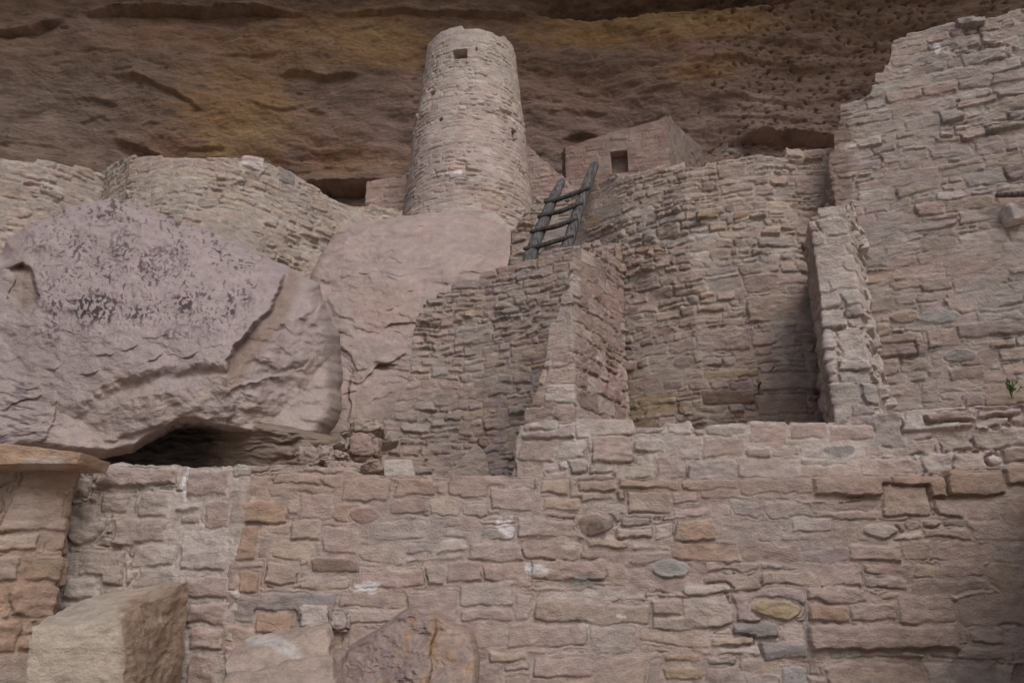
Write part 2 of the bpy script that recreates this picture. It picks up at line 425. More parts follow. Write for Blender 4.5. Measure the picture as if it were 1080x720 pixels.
def rock_box(name, c8, mat, col, n=26, rough=.02, seed=0, bev=.12, mask=None, colf=None, parent=None):
    """c8: 8 world corners: front (bl, br, tr, tl) then back"""
    c = np.array(c8, float)
    V = []; Q = []; off = 0
    t = np.linspace(0, 1, n)
    a, b = np.meshgrid(t, t); z0 = np.zeros_like(a); o1 = z0+1
    faces = [(a, b, z0), (1-a, b, o1), (z0, b, 1-a), (o1, b, a), (a, o1, b), (a, z0, 1-b)]
    size = np.linalg.norm(c.max(0)-c.min(0))
    CC = []
    for (u, v, w) in faces:
        # round off the box in parameter space
        q = np.stack([u, v, w], -1)*2-1
        m = 1-bev*np.sum(np.sort(np.abs(q), -1)[..., :2]**6, -1)*.5
        q = q*m[..., None]; uu, vv, ww = [(q[..., i]+1)/2 for i in range(3)]
        def L(i): return c[i]
        p = ((L(0)*((1-uu)*(1-vv))[..., None]+L(1)*(uu*(1-vv))[..., None]+L(2)*(uu*vv)[..., None]+L(3)*((1-uu)*vv)[..., None])*(1-ww)[..., None] +
             (L(4)*((1-uu)*(1-vv))[..., None]+L(5)*(uu*(1-vv))[..., None]+L(6)*(uu*vv)[..., None]+L(7)*((1-uu)*vv)[..., None])*ww[..., None])
        f = 2.2/size
        dsp = np.stack([fbm(p[..., 1]*f*2+p[..., 0]*f, p[..., 2]*f*2+5*k-p[..., 0]*f*.7, seed+k*9, 5) for k in range(3)], -1)
        dsp2 = np.stack([ridged(p[..., 0]*f*3+p[..., 1]*f*2, p[..., 2]*f*5+3*k, seed+40+k*9, 3) for k in range(3)], -1)
        p = p+rough*(dsp*1.6+dsp2*.5)
        V.append(p.reshape(-1, 3)); idx = np.arange(n*n).reshape(n, n)+off; off += n*n
        Q.append(np.stack([idx[:-1, :-1], idx[:-1, 1:], idx[1:, 1:], idx[1:, :-1]], -1).reshape(-1, 4))
        cc = np.array(col)*(1+.16*fbm(p[..., 0]*f*3+p[..., 1]*3*f, p[..., 2]*f*4, seed+77, 4))[..., None]
        if colf is not None: cc = colf(cc, p)
        CC.append(cc.reshape(-1, 3))
    V = np.concatenate(V); Q = np.concatenate(Q); CC = np.concatenate(CC)
    o = mesh_raw(name, V, Q, CC, mat, parent)
    import bmesh
    bm = bmesh.new(); bm.from_mesh(o.data); bmesh.ops.remove_doubles(bm, verts=bm.verts, dist=.0008); bmesh.ops.recalc_face_normals(bm, faces=bm.faces)
    bm.to_mesh(o.data); bm.free()
    return o
def quad_block(pix, Y, depth, Ys=None):
    """pix: 4 pixels bl, br, tr, tl at depth(s) Y"""
    Yl = Y if isinstance(Y, (list, tuple)) else [Y]*4
    f = [P(p[0], p[1], y) for p, y in zip(pix, Yl)]
    b = [q+np.array([0, depth, 0]) for q in f]
    return f+b

exec_parts = []
# =================================================================== THE SETTING
# ---- the cliff: back of the alcove and its ceiling
def build_cliff():
    nx = 820
    x = np.concatenate([np.linspace(-60, -19.5, 40), np.linspace(-19, 19, nx), np.linspace(19.5, 60, 40)])
    # profile (Y, z) up the back, over the ceiling, out to the lip
    pr = np.array([(24.5, 2), (25, 6), (25.3, 8.5), (24.6, 9.6), (24.2, 11.0), (23.8, 13), (23.2, 15.5), (22.5, 18), (21.9, 19.9), (21.5, 20.5),
                   (20.0, 21.8), (18, 23.0), (15.5, 24.5), (13, 27), (12, 30), (12.5, 36), (15, 42), (30, 46)])
    L = np.concatenate([[0], np.cumsum(np.hypot(*np.diff(pr, axis=0).T))])
    s = np.concatenate([np.linspace(0, L[2], 20, endpoint=False), np.linspace(L[2], L[10], 420, endpoint=False), np.linspace(L[10], L[13], 60, endpoint=False), np.linspace(L[13], L[-1], 40)])
    sy = np.interp(s, L, pr[:, 0]); sz = np.interp(s, L, pr[:, 1])
    for _ in range(14):
        sy[1:-1] = (sy[:-2]+sy[1:-1]*2+sy[2:])/4; sz[1:-1] = (sz[:-2]+sz[1:-1]*2+sz[2:])/4
    X, SY = np.meshgrid(x, sy); _, SZ = np.meshgrid(x, sz); _, S_ = np.meshgrid(x, s)
    curve = (np.abs(X)/34)**2.2*9
    Y = SY - curve + .0*X
    up = sst(19, 24, SZ)
    px, py = proj(X, Y, SZ)
    rt = .25+.6*sst(260, 800, px)
    h = .75*fbm(X/6+SZ/9, SZ/3.4, 5, 4) + .30*fbm(X/2.6, S_/1.2, 9, 5)*rt + .07*ridged(X/1.6+fbm(X, S_)*0.6, S_/.5, 15, 4)*rt + .028*fbm(X/.5, S_/.3, 16, 4)
    # strata: bands that step
    bz = S_+.5*fbm(X/5, S_/3, 31, 3)
    h += (.10*np.tanh(4*perl(X/7, bz*.8, 33)) + .06*np.tanh(5*perl(X/3, bz*2.0, 35))*sst(-.1, .4, perl(X/4, S_/3, 36)))*rt
    wx = px+5*fbm(px/22, py/16, 41, 3); wy = py+4*fbm(px/22, py/16, 42, 3)
    LG = [([(-80, 24), (0, 30), (34, 29), (66, 20), (72, 8)], .5, 12, .25, 6), ([(68, 9), (150, 13), (250, 10), (318, 20), (327, 2)], .7, 10, .2, 5),
          ([(110, 76), (150, 85), (190, 100), (218, 120)], .3, 16, .15, 9), ([(75, 96), (128, 112)], .2, 10, .1, 6), ([(78, 127), (102, 118)], .15, 6, .1, 5),
          ([(112, 142), (150, 152), (178, 168)], .35, 10, .25, 9), ([(185, 155), (240, 154)], .15, 8, .12, 6), ([(285, 78), (320, 74), (345, 86), (390, 81)], .35, 10, .2, 7),
          ([(255, 107), (300, 118), (330, 108)], .12, 9, .1, 6), ([(330, 17), (420, 19), (520, 15), (600, 12)], .35, 9, .15, 5),
          ([(365, 35), (400, 30)], .1, 5, .1, 4), ([(540, 12), (600, 17), (640, 19), (700, 16), (790, 13), (850, 2)], -2.2, 60, -.2, 14),
          ([(725, 45), (800, 40), (880, 50)], .12, 8, .1, 6), ([(700, 70), (800, 66), (900, 74)], .15, 8, .08, 6), ([(670, 100), (700, 92), (720, 88)], .15, 8, .1, 6),
          ([(720, 108), (790, 104), (860, 112)], .14, 8, .1, 6), ([(740, 128), (800, 125), (870, 133)], .18, 9, .1, 7), ([(770, 152), (800, 147), (850, 151), (900, 156)], .7, 10, .45, 8),
          ([(300, 190), (345, 192), (400, 196), (440, 190)], .7, 14, .9, 16), ([(565, 122), (600, 116), (650, 118)], .12, 8, .1, 6), ([(590, 150), (612, 140), (640, 148)], .2, 9, .2, 7),
          ([(200, 60), (260, 52), (330, 58)], .1, 8, .06, 6), ([(20, 60), (90, 50), (150, 56)], .1, 10, .05, 6), ([(-60, 150), (20, 152), (90, 160)], .1, 10, .06, 6)]
    rl = random.Random(4)
    for i in range(45):
        x0 = rl.uniform(-20, 900); y0 = rl.uniform(25, 185); l_ = rl.uniform(10, 46); sl_ = rl.uniform(-.25, .35)
        LG.append(([(x0, y0), (x0+l_*.4, y0+l_*sl_*.3), (x0+l_*.7, y0+l_*sl_*.8), (x0+l_, y0+l_*sl_)], rl.uniform(.03, .12), rl.uniform(4, 9), rl.uniform(.03, .08), 4))
    for pts, A_, wa, B_, wb in LG:
        h = ledge(h, wx, wy, pts, A_*(.75 if A_ > .5 or A_ < 0 else .5), wa, B_*.8, wb)
    # small spalls and pits, mostly on the right
    pit = sst(.34, .5, perl(wx/6.5, wy/3.2, 51)*sst(640, 800, px)*.9+.2*fbm(px/20, py/9, 52)) 
    h -= .16*pit
    h -= .07*sst(.30, .5, perl(px/14, py/4.2, 53))*sst(-.1, .3, fbm(px/60, py/40, 54))
    h += .05*fbm(px/4, py/2.5, 55, 3)
    h *= np.where(S_ > L[12], 1.5, 1)
    ny, nz = -np.cos(up*1.3), -np.sin(up*1.3)
    Yp = Y+ny*h; Zp = SZ+nz*h
    # colour: brown and purple sandstone with ochre bands and grey lower left
    t1 = fbm(px/90, py/40, 61, 4); t2 = fbm(px/30, py/12, 62, 4); t3 = fbm(px/140, py/60, 63, 3)
    br = np.array((.150, .103, .078)); pu = np.array((.178, .128, .116)); oc = np.array((.245, .148, .065)); gy = np.array((.150, .118, .104)); rd = np.array((.215, .118, .078))
    C = br+0*px[..., None]
    def mix(C, c, w): w = np.clip(w, 0, 1)[..., None]; return C*(1-w)+c*w
    C = mix(C, pu, sst(60, 120, py)*sst(250, 420, px)*.9+.5*sst(0, .3, t1))
    C = mix(C, gy, (1-sst(60, 260, px))*sst(30, 90, py)*.8)
    def blob(x, y, a, b): return sst(1.4, .2, np.hypot((px-x)/a, (py-y)/b)+.7*t2+.3*t1)
    for (x, y, a, b, w) in [(400, 45, 55, 30, .8), (640, 32, 100, 22, .9), (730, 28, 90, 14, .75), (250, 120, 70, 45, .6), (270, 60, 70, 30, .4), (735, 75, 40, 20, .6), (380, 170, 60, 20, .4),
                            (330, 40, 80, 25, .35), (800, 113, 20, 6, .5)]:
        C = mix(C, oc, blob(x, y, a, b)*w*1.1)
    for (x, y, a, b, w) in [(180, 35, 60, 18, .5), (600, 90, 60, 30, .35), (340, 150, 60, 30, .35), (170, 150, 60, 22, .4), (620, 160, 30, 16, .5)]:
        C = mix(C, rd, blob(x, y, a, b)*w)
    C = mix(C, np.array((.24, .225, .22)), blob(800, 108, 26, 8)*.7+blob(770, 160, 14, 8)*.8+.35*blob(560, 175, 40, 12))
    for (x, y, a, b, w) in [(400, 40, 40, 22, .5), (640, 22, 60, 9, .6), (735, 24, 100, 9, .7), (270, 140, 50, 22, .45), (330, 75, 40, 10, .4)]:
        C = mix(C, np.array((.235, .175, .085)), blob(x, y, a, b)*w)
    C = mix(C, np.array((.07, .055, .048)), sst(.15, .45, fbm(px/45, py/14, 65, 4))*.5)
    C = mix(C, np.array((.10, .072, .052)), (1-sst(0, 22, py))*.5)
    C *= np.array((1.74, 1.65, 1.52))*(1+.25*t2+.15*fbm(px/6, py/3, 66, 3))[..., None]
    lum = C.mean(-1, keepdims=True); C = C*.82+lum*.18
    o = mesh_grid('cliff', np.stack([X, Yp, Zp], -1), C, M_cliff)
    struct(o)
build_cliff()

# ---- ground sheet and the terraces behind the walls
g = np.array([(-400, -400, 0), (400, -400, 0), (400, 400, 0), (-400, 400, 0)], float)
struct(mesh_raw('ground', g, np.array([[0, 1, 2, 3]]), np.tile((.30, .24, .19), (4, 1)), M_soil))
def terrace():
    x = np.linspace(-34, 34, 400); y = np.concatenate([np.linspace(4.75, 10, 90), np.linspace(10.1, 26, 120)])
    X, Y = np.meshgrid(x, y)
    Z = 1.0*np.ones_like(X)
    Z = Z+.95*sst(4.75, 4.85, Y)
    right = sst(.0, .5, X)
    Z = Z+right*.45*sst(6.4, 6.6, Y)+(1-right)*.0
    Z = Z+2.5*sst(11.4, 11.9, Y)*right+(1-right)*4.5*sst(9.8, 14.5, Y)
    Z = Z+right*3.2*sst(12.0, 17, Y)+(1-right)*1.6*sst(14, 20, Y)
    Z = Z+.08*fbm(X, Y, 3, 4)
    C = np.array((.34, .27, .22))*(1+.2*fbm(X*2, Y*2, 8, 4))[..., None]
    struct(mesh_grid('terrace', np.stack([X, Y, Z], -1), C, M_soil))
terrace()

# =================================================================== FAR: tower, house, back walls
TY = 17.4
def tower():
    st = Style(ch=(.09, .16), cw=(1.3, 3.2), split=.12, warp=.05, wf=1.2, bev=.02, relief=.008, joint=.008, gap=.040, tilt=.04, rough=.006, off=.006, dust=.5,
               pal={'pink': 3, 'grey': 4, 'tan': 2, 'pale': 2, 'mauve': .5, 'orange': .2}, mcol=(.45, .385, .35), bulge=.02, crack=.5, jit=.14)
    zb = P(494, 330, TY)[2]; zt = P(497, 27, TY-1.1)[2]
    xb = P(494, 225, TY)[0]; r0 = 1.48
    zbase = P(494, 225, TY)[2]
    r_base = 67.5*TY/ray(0, 225)[1]; r_top = 45.8*TY/ray(0, 50)[1]
    tz = [zb, zbase, (zbase+zt)/2, zt-1.5, zt+.3]; rs = [r_base*1.05/r0, r_base/r0, (r_base*.56+r_top*.44)/r0*1.015, (r_base*.30+r_top*.70)/r0, r_top/r0*.985]
    def paint(C, px, py, U, V):
        d = V-zbase
        rim = sst(zt-2.2, zt-1.2, V+.3*fbm(U*1.2, V, 4))
        C = C*(1-.55*rim[..., None])+np.array((.43, .385, .345))*.55*rim[..., None]
        band = sst(zt-2.6, zt-3.1, V+.3*fbm(U*.8, V, 5))*sst(zbase+1.4, zbase+2.3, V)
        C = C*(1-.3*band[..., None])+np.array((.41, .315, .275))*.3*band[..., None]
        return C
    cus = [('paint', 479, 180, 489, 186, 'white', 0), ('paint', 498, 198, 536, 222, 'tan', 0), ('rect', 452, 165, 466, 176, 'grey', .01), ('paint', 505, 232, 540, 240, 'pale', 0)]
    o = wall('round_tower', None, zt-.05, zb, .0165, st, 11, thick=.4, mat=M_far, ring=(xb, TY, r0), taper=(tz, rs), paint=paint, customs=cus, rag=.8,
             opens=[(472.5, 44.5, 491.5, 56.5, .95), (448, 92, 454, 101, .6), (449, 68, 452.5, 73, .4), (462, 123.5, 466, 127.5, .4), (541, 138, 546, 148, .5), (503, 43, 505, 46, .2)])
    tag(o, 'tall round tapering masonry tower with a small square window near its broken top', 'tower')
tower()

far_st = dict(bev=.02, gap=.04, joint=.012)
# house beside the tower
st = Style(ch=(.16, .26), cw=(1.6, 3.0), split=.08, warp=.03, relief=.008, gap=.016, tilt=.02, off=.003, rough=.008, dust=.8, crack=.3, **{'joint': .01},
           pal={'pink': 4, 'tan': 3, 'mauve': 2, 'red': .5}, mcol=(.27, .195, .165))
def paint_house(C, px, py, U, V):
    w = sst(703, 707, px)[..., None]
    streak = sst(.0, .4, fbm(U*5, V*5-U*4, 71, 3))[..., None]
    C = C*.86
    return C*(1-w*.7)+np.array((.30, .275, .25))*w*.7*(1-.35*streak)
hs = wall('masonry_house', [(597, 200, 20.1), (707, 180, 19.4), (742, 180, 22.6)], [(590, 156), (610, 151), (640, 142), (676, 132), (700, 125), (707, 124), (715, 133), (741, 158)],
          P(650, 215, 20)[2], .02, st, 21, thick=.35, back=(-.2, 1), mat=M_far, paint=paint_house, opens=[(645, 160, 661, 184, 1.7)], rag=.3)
dfr = P(642, 187, 19.65)
tag(hs, 'small square pink masonry house with a dark doorway beneath the cliff', 'house')
# sloping plaster wall between tower and house
st = Style(ch=(.1, .2), relief=.012, gap=.02, dust=.7, tilt=.05, mcol=(.31, .235, .21), pal={'pink': 3, 'mauve': 2, 'grey': 1})
o = wall('stone_wall', [(552, 200, 18.6), (606, 200, 18.3)], [(545, 148), (558, 156), (575, 170), (590, 183), (600, 190), (610, 196)], P(575, 235, 18.4)[2], .02, st, 23, thick=.3, mat=M_far, rag=.4)
tag(o, 'low plastered wall sloping down between the round tower and the ladder', 'wall')
o = wall('stone_wall', [(386, 215, 18.2), (432, 215, 18.0)], [(388, 194), (400, 190), (415, 187), (430, 187)], P(400, 250, 18)[2], .02,
         Style(ch=(.15, .3), relief=.015, dust=.7, mcol=(.33, .245, .20), pal={'pink': 3, 'tan': 2}), 25, thick=.6, mat=M_far, rag=.6)
tag(o, 'short pinkish wall stub tucked behind the left side of the tower base', 'wall')

# left back walls
st = Style(ch=(.12, .19), cw=(1.5, 3.2), split=.1, warp=.04, bev=.014, relief=.016, gap=.035, tilt=.06, off=.008, dust=.3, crack=.5, joint=.012, slope=.05,
           pal={'pink': 1.5, 'grey': 5, 'tan': 2, 'pale': 2, 'mauve': .8}, mcol=(.45, .40, .35))
o = wall('stone_wall', [(-120, 220, 12.2), (50, 200, 12.9), (109, 200, 13.6)], [(-130, 165), (0, 169), (30, 170), (60, 175), (95, 180), (107, 184)], P(50, 330, 13)[2], .015, st, 31, thick=.5, mat=M_mid, rag=.6)
tag(o, 'grey coursed wall of squared blocks at the far left behind the boulder', 'wall')
st = Style(ch=(.10, .20), cw=(1.2, 3.0), split=.25, warp=.07, bev=.014, relief=.020, gap=.05, tilt=.12, off=.008, dust=.38, crack=.45, joint=.014,
           pal={'pink': 1.5, 'grey': 4, 'tan': 3, 'pale': 2, 'slate': .2}, mcol=(.46, .41, .35))
cus = [('rect', 254, 166, 280, 176, 'white', .05), ('paint', 254, 166, 280, 176, 'pale', 0), ('rect', 292, 183, 312, 190, 'slate', .03)]
o = wall('stone_wall', [(104, 200, 13.9), (116, 200, 13.2), (135, 200, 12.75), (165, 200, 12.5), (200, 200, 12.45), (235, 200, 12.6), (275, 205, 13.0), (320, 210, 13.7), (370, 215, 14.5), (425, 222, 15.3)],
         [(108, 183), (118, 174), (135, 168), (165, 166), (200, 168), (255, 168), (283, 172), (310, 183), (330, 196), (350, 210), (362, 216), (385, 216), (430, 222)], P(250, 330, 12.5)[2], .0145, st, 33, thick=.6, mat=M_mid, customs=cus, rag=.5)
tag(o, 'long curved tan rubble wall stepping down to the tower behind the boulder', 'wall')

# =================================================================== BOULDERS
def facets(x, y, cx, cy, sx, sy, k, n, seed):
    rg = np.random.RandomState(seed); h = np.full(x.shape, 9.0)
    u = (x-cx)/sx+.04*fbm(x/40, y/40, seed, 3); v = (y-cy)/sy+.04*fbm(x/40, y/40, seed+1, 3)
    for i in range(n):
        a, b = rg.uniform(-1, 1, 2); h = np.minimum(h, -k*(a*a+b*b)-2*k*(a*(u-a)+b*(v-b))+rg.uniform(-.05, .05)*k)
    return h
def b1_feats(h, x, y):
    h += np.maximum(facets(x, y, 170, 350, 210, 150, .75, 13, 33), -.42+.05*fbm(x/60, y/60, 34, 2))
    lob = (1-.65*sst(340, 400, y))*(1-.5*sst(270, 300, x))
    h += .10*fbm(x/110, y/80, 101, 3)+.045*lob*fbm(x/34, y/22, 109, 4)+.011*lob*fbm(x/9, y/6, 102, 4)+.005*fbm(x/3, y/2.2, 103, 3)
    h += .012*lob*np.tanh(4*perl(x/42, y/24, 106))+.006*np.tanh(5*perl(x/16, y/9, 110))
    pk = sst(.15, .5, perl(x/5, y/4, 104))*sst(395, 330, y)*sst(-.3, .2, fbm(x/60, y/40, 105))
    h -= .007*pk
    h = ledge(h, x, y, [(236, 398), (243, 375), (262, 350), (286, 324), (300, 300), (298, 284)], .12, 60, .14, 34, end=.12, soft=3)
    h = ledge(h, x, y, [(66, 446), (100, 418), (150, 398), (215, 388), (262, 392)], .07, 60, .14, 18, end=.3, soft=9)
    h = ledge(h, x, y, [(76, 462), (100, 436), (130, 416), (175, 404), (225, 400)], -.06, 16, -.10, 60, end=.3, soft=9)
    h = ledge(h, x, y, [(36, 334), (38, 304), (33, 282), (18, 277), (4, 284)], -.10, 14, -.10, 26, soft=2)
    h = ledge(h, x, y, [(36, 472), (52, 456), (60, 432), (57, 408)], .08, 26, -.02, 20, soft=1.4)
    h = ledge(h, x, y, [(0, 430), (30, 422), (50, 412)], .04, 12, .03, 10)
    h = ledge(h, x, y, [(255, 404), (290, 394), (318, 389), (330, 376)], -.01, 10, -.05, 30, soft=1.2)
    h = ledge(h, x, y, [(232, 420), (262, 404), (300, 396)], .02, 8, .02, 8)
    h = ledge(h, x, y, [(238, 460), (243, 436), (252, 415)], .03, 12, .0, 8)
    h = ledge(h, x, y, [(296, 272), (322, 280), (338, 298), (334, 330), (322, 350)], .04, 14, .05, 14, soft=2)
    h = ledge(h, x, y, [(308, 300), (318, 290), (330, 300)], .03, 9, .03, 9, soft=1)
    h = ledge(h, x, y, [(226, 258), (234, 272), (228, 284)], .03, 12, .02, 9)
    h = ledge(h, x, y, [(200, 232), (250, 256), (296, 270)], .05, 24, -.04, 30, soft=3)
    h = ledge(h, x, y, [(80, 462), (110, 468), (150, 452), (200, 440), (235, 446)], .03, 18, .03, 8, soft=3)
    h += .014*np.tanh(4*perl(x/50+y/60, y/12-x/40, 125))*sst(236, 262, x)
    rg = random.Random(11)
    for k in range(16):
        a_ = rg.uniform(-10, 345); b_ = rg.uniform(225, 460); l_ = rg.uniform(8, 34); t_ = rg.uniform(-.6, .35)
        h = ledge(h, x, y, [(a_, b_), (a_+l_*.35, b_+l_*t_*.5), (a_+l_*.7, b_+l_*t_*.6), (a_+l_, b_+l_*t_)], rg.uniform(.004, .014), 7, rg.uniform(.005, .014), 6, soft=.8)
    for k, (a_, b_) in enumerate([(112, 372), (165, 378), (96, 392), (140, 366), (60, 386), (205, 372), (270, 300), (262, 312)]):
        h = ledge(h, x, y, [(a_-14, b_+4), (a_, b_+3), (a_+8, b_-4)], .02, 6, .02, 5, soft=.8)
    h += .015*sst(.0, .5, fbm(x/36+y/40, y/10-x/50, 107, 4))*sst(230, 260, x)
    h += .04*np.abs(fbm(x/30, y/6+x/20, 108, 3))*(1-sst(50, 75, x))*sst(400, 430, y)
    return h
def b1_col(px, py):
    pinky = np.array((.415, .345, .328)); lil = np.array((.400, .335, .335)); tan = np.array((.430, .352, .308)); dk = np.array((.100, .080, .088))
    n1 = fbm(px/50, py/40, 111, 4)
    C = pinky+0*px[..., None]
    def mix(C, c, w): w = np.clip(w, 0, 1)[..., None]; return C*(1-w)+c*w
    C = mix(C, lil, sst(520, 300, py+60*n1))
    C = mix(C, tan, sst(380, 400, py)*sst(.0, .3, n1)*.5+sst(300, 340, px)*.25)
    # weathering crust: dark speckles, in clusters
    reg = sst(10, 60, px)*sst(300, 250, px)*sst(375, 330, py)*sst(-.35, .25, fbm(px/34, py/26, 122, 3)+.1)
    qx = px+5*fbm(px/14, py/14, 123, 3); qy = py+5*fbm(px/14, py/14, 124, 3)
    lic = sst(.14, .28, perl(qx/4.2, qy/4.6, 112)*.8+.6*fbm(px/2.0, py/2.0, 113, 2)+.55*fbm(px/34, py/24, 114, 3)-.10)
    C = mix(C, dk, lic*reg*.85)
    for (x, y, a, b, w) in [(100, 325, 26, 20, 1), (145, 330, 16, 8, .9), (195, 320, 14, 14, .95), (243, 325, 6, 16, .9), (185, 352, 18, 7, .6), (55, 350, 10, 18, .6), (262, 318, 8, 10, .5),
                            (130, 258, 16, 18, .6), (170, 275, 26, 20, .5), (38, 258, 16, 12, .5), (50, 300, 12, 10, .35)]:
        bl = sst(1.25, .55, np.hypot((px-x)/a, (py-y)/b)+.35*fbm(px/9, py/9, 117, 2))
        l2 = sst(-.10, .14, perl(qx/4.2+py/20, qy/5.0, 115)+.5*fbm(px/2.4, py/2.4, 116, 2))
        C = mix(C, dk*.8, bl*l2*w)
    # dark streaks lower left
    s2 = sst(.05, .3, fbm(px/30+py/30, py/5-px/18, 118, 4))*sst(75, 40, px)*sst(385, 405, py)
    C = mix(C, np.array((.13, .105, .12)), s2*.8)
    # shade painted brown on the diagonal step's side face; brown tone in the scoop
    s3 = sst(14, 4, np.abs(polydist(px, py, [(242, 392), (262, 360), (288, 330), (300, 300)])[0]-(-7)))
    C = mix(C, np.array((.27, .19, .14)), s3*.6)
    C = mix(C, np.array((.30, .235, .185)), sst(1.3, .5, np.hypot((px-25)/14, (py-300)/30)+.3*n1)*.7)
    # shade of the hollow painted dark on the undercut
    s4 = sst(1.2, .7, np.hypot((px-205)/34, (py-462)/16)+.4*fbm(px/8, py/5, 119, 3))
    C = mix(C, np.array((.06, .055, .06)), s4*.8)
    C *= (1+.14*fbm(px/9, py/6, 120, 4))[..., None]
    return C
def b1_Y(px, py):
    return 7.35+(475-py)/260*1.55+.35*np.abs((px-170)/190.)**2+ .55*sst(452, 480, py)*sst(140, 200, px)
out1 = [(-150, 330), (-120, 290), (-60, 284), (0, 270), (10, 252), (28, 238), (62, 224), (96, 211), (118, 211), (150, 216), (168, 226), (215, 242), (262, 260), (300, 280), (318, 290), (338, 300), (345, 330), (358, 352),
        (362, 400), (358, 440), (345, 470), (320, 474), (300, 468), (262, 460), (236, 455), (205, 452), (188, 452), (162, 466), (130, 480), (105, 484), (60, 480), (34, 476), (0, 478), (-60, 490), (-130, 470)]
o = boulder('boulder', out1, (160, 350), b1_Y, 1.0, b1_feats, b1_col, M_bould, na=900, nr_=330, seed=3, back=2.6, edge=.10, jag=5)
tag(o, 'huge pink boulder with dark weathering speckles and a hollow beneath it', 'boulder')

def b2_feats(h, x, y):
    h += facets(x, y, 430, 340, 120, 150, .5, 14, 8)
    h += .10*fbm(x/80, y/60, 131, 3)+.06*fbm(x/26, y/18, 134, 4)+.026*fbm(x/8, y/5, 132, 4)+.008*fbm(x/2.6, y/2, 133, 3)+.02*np.tanh(5*perl(x/22+y/50, y/7-x/40, 138))*sst(-.2, .3, perl(x/50, y/40, 139))
    h += .03*np.tanh(4*perl(x/38+y/60, y/26, 136))
    h = ledge(h, x, y, [(338, 308), (350, 328), (364, 338), (380, 334), (390, 318), (402, 306)], .06, 20, .02, 16, soft=3)
    h = ledge(h, x, y, [(350, 318), (362, 302), (385, 298), (412, 308)], -.03, 20, .10, 18, soft=5)
    h = ledge(h, x, y, [(378, 403), (396, 390), (412, 382), (434, 364)], .05, 20, .05, 10, soft=1.1)
    h = ledge(h, x, y, [(343, 352), (356, 366), (370, 372), (378, 398)], .04, 12, .04, 12, soft=1.8)
    h = ledge(h, x, y, [(366, 380), (374, 390), (368, 404), (372, 430), (364, 452)], .06, 9, .06, 8, soft=1.2)
    h = ledge(h, x, y, [(460, 290), (500, 270), (540, 262)], .03, 20, .0, 12)
    h = ledge(h, x, y, [(440, 232), (452, 300), (446, 360)], .03, 26, .02, 20, soft=6)
    rg = random.Random(5)
    for k in range(26):
        a_ = rg.uniform(330, 520); b_ = rg.uniform(240, 450); l_ = rg.uniform(10, 45); t_ = rg.uniform(-.8, .3)
        h = ledge(h, x, y, [(a_, b_), (a_+l_*.35, b_+l_*t_*.5), (a_+l_*.7, b_+l_*t_*.6), (a_+l_, b_+l_*t_)], rg.uniform(.006, .03), 9, rg.uniform(.006, .025), 8, soft=1.0)
    h = ledge(h, x, y, [(400, 345), (420, 338), (446, 342)], .03, 16, .03, 12, soft=1.2)
    return h
def b2_col(px, py):
    n1 = fbm(px/50, py/40, 141, 4)
    C = np.array((.425, .338, .318))+0*px[..., None]
    def mix(C, c, w): w = np.clip(w, 0, 1)[..., None]; return C*(1-w)+c*w
    C = mix(C, np.array((.405, .332, .312)), sst(-.1, .3, n1)); C = mix(C, np.array((.40, .30, .25)), sst(1.2, .4, np.hypot((px-400)/40, (py-320)/30)+.4*n1)*.6)
    C = mix(C, np.array((.40, .325, .285)), sst(360, 440, py)*.5)
    C *= (1+.16*fbm(px/10+py/30, py/7, 142, 4)+.14*fbm(px/45, py/30, 143, 4)-.12*sst(.1, .35, fbm(px/50+py/20, py/16, 144, 4)))[..., None]
    return C
def b2_Y(px, py): return 10.0+(480-py)/255*3.8+.5*((px-430)/110.)**2
out2 = [(305, 500), (305, 440), (310, 400), (315, 350), (318, 318), (324, 286), (336, 256), (352, 234), (400, 232), (425, 228), (460, 224), (495, 226), (530, 238), (552, 262), (560, 300), (530, 360), (470, 420), (450, 480), (440, 520), (360, 520)]
o = boulder('boulder', out2, (425, 350), b2_Y, 1.2, b2_feats, b2_col, M_bould, na=640, nr_=260, seed=6, back=3.0, edge=.10)
tag(o, 'smooth pale pink bedrock boulder carrying the round tower', 'boulder')

# rock at the back of the hollow under the big boulder
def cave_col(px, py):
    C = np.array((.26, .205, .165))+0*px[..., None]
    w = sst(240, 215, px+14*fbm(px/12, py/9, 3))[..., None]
    C = C*(1-w)+np.array((.09, .08, .08))*w  # left part painted dark as the shade of the hollow
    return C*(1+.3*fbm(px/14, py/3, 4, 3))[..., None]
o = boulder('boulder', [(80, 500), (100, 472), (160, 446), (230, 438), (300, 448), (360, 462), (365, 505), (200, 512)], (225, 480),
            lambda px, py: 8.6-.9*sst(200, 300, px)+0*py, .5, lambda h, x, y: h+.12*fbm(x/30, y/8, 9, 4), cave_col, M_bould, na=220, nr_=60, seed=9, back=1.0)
tag(o, 'layered rock with painted shade at the back of the hollow below the speckled boulder', 'rock')

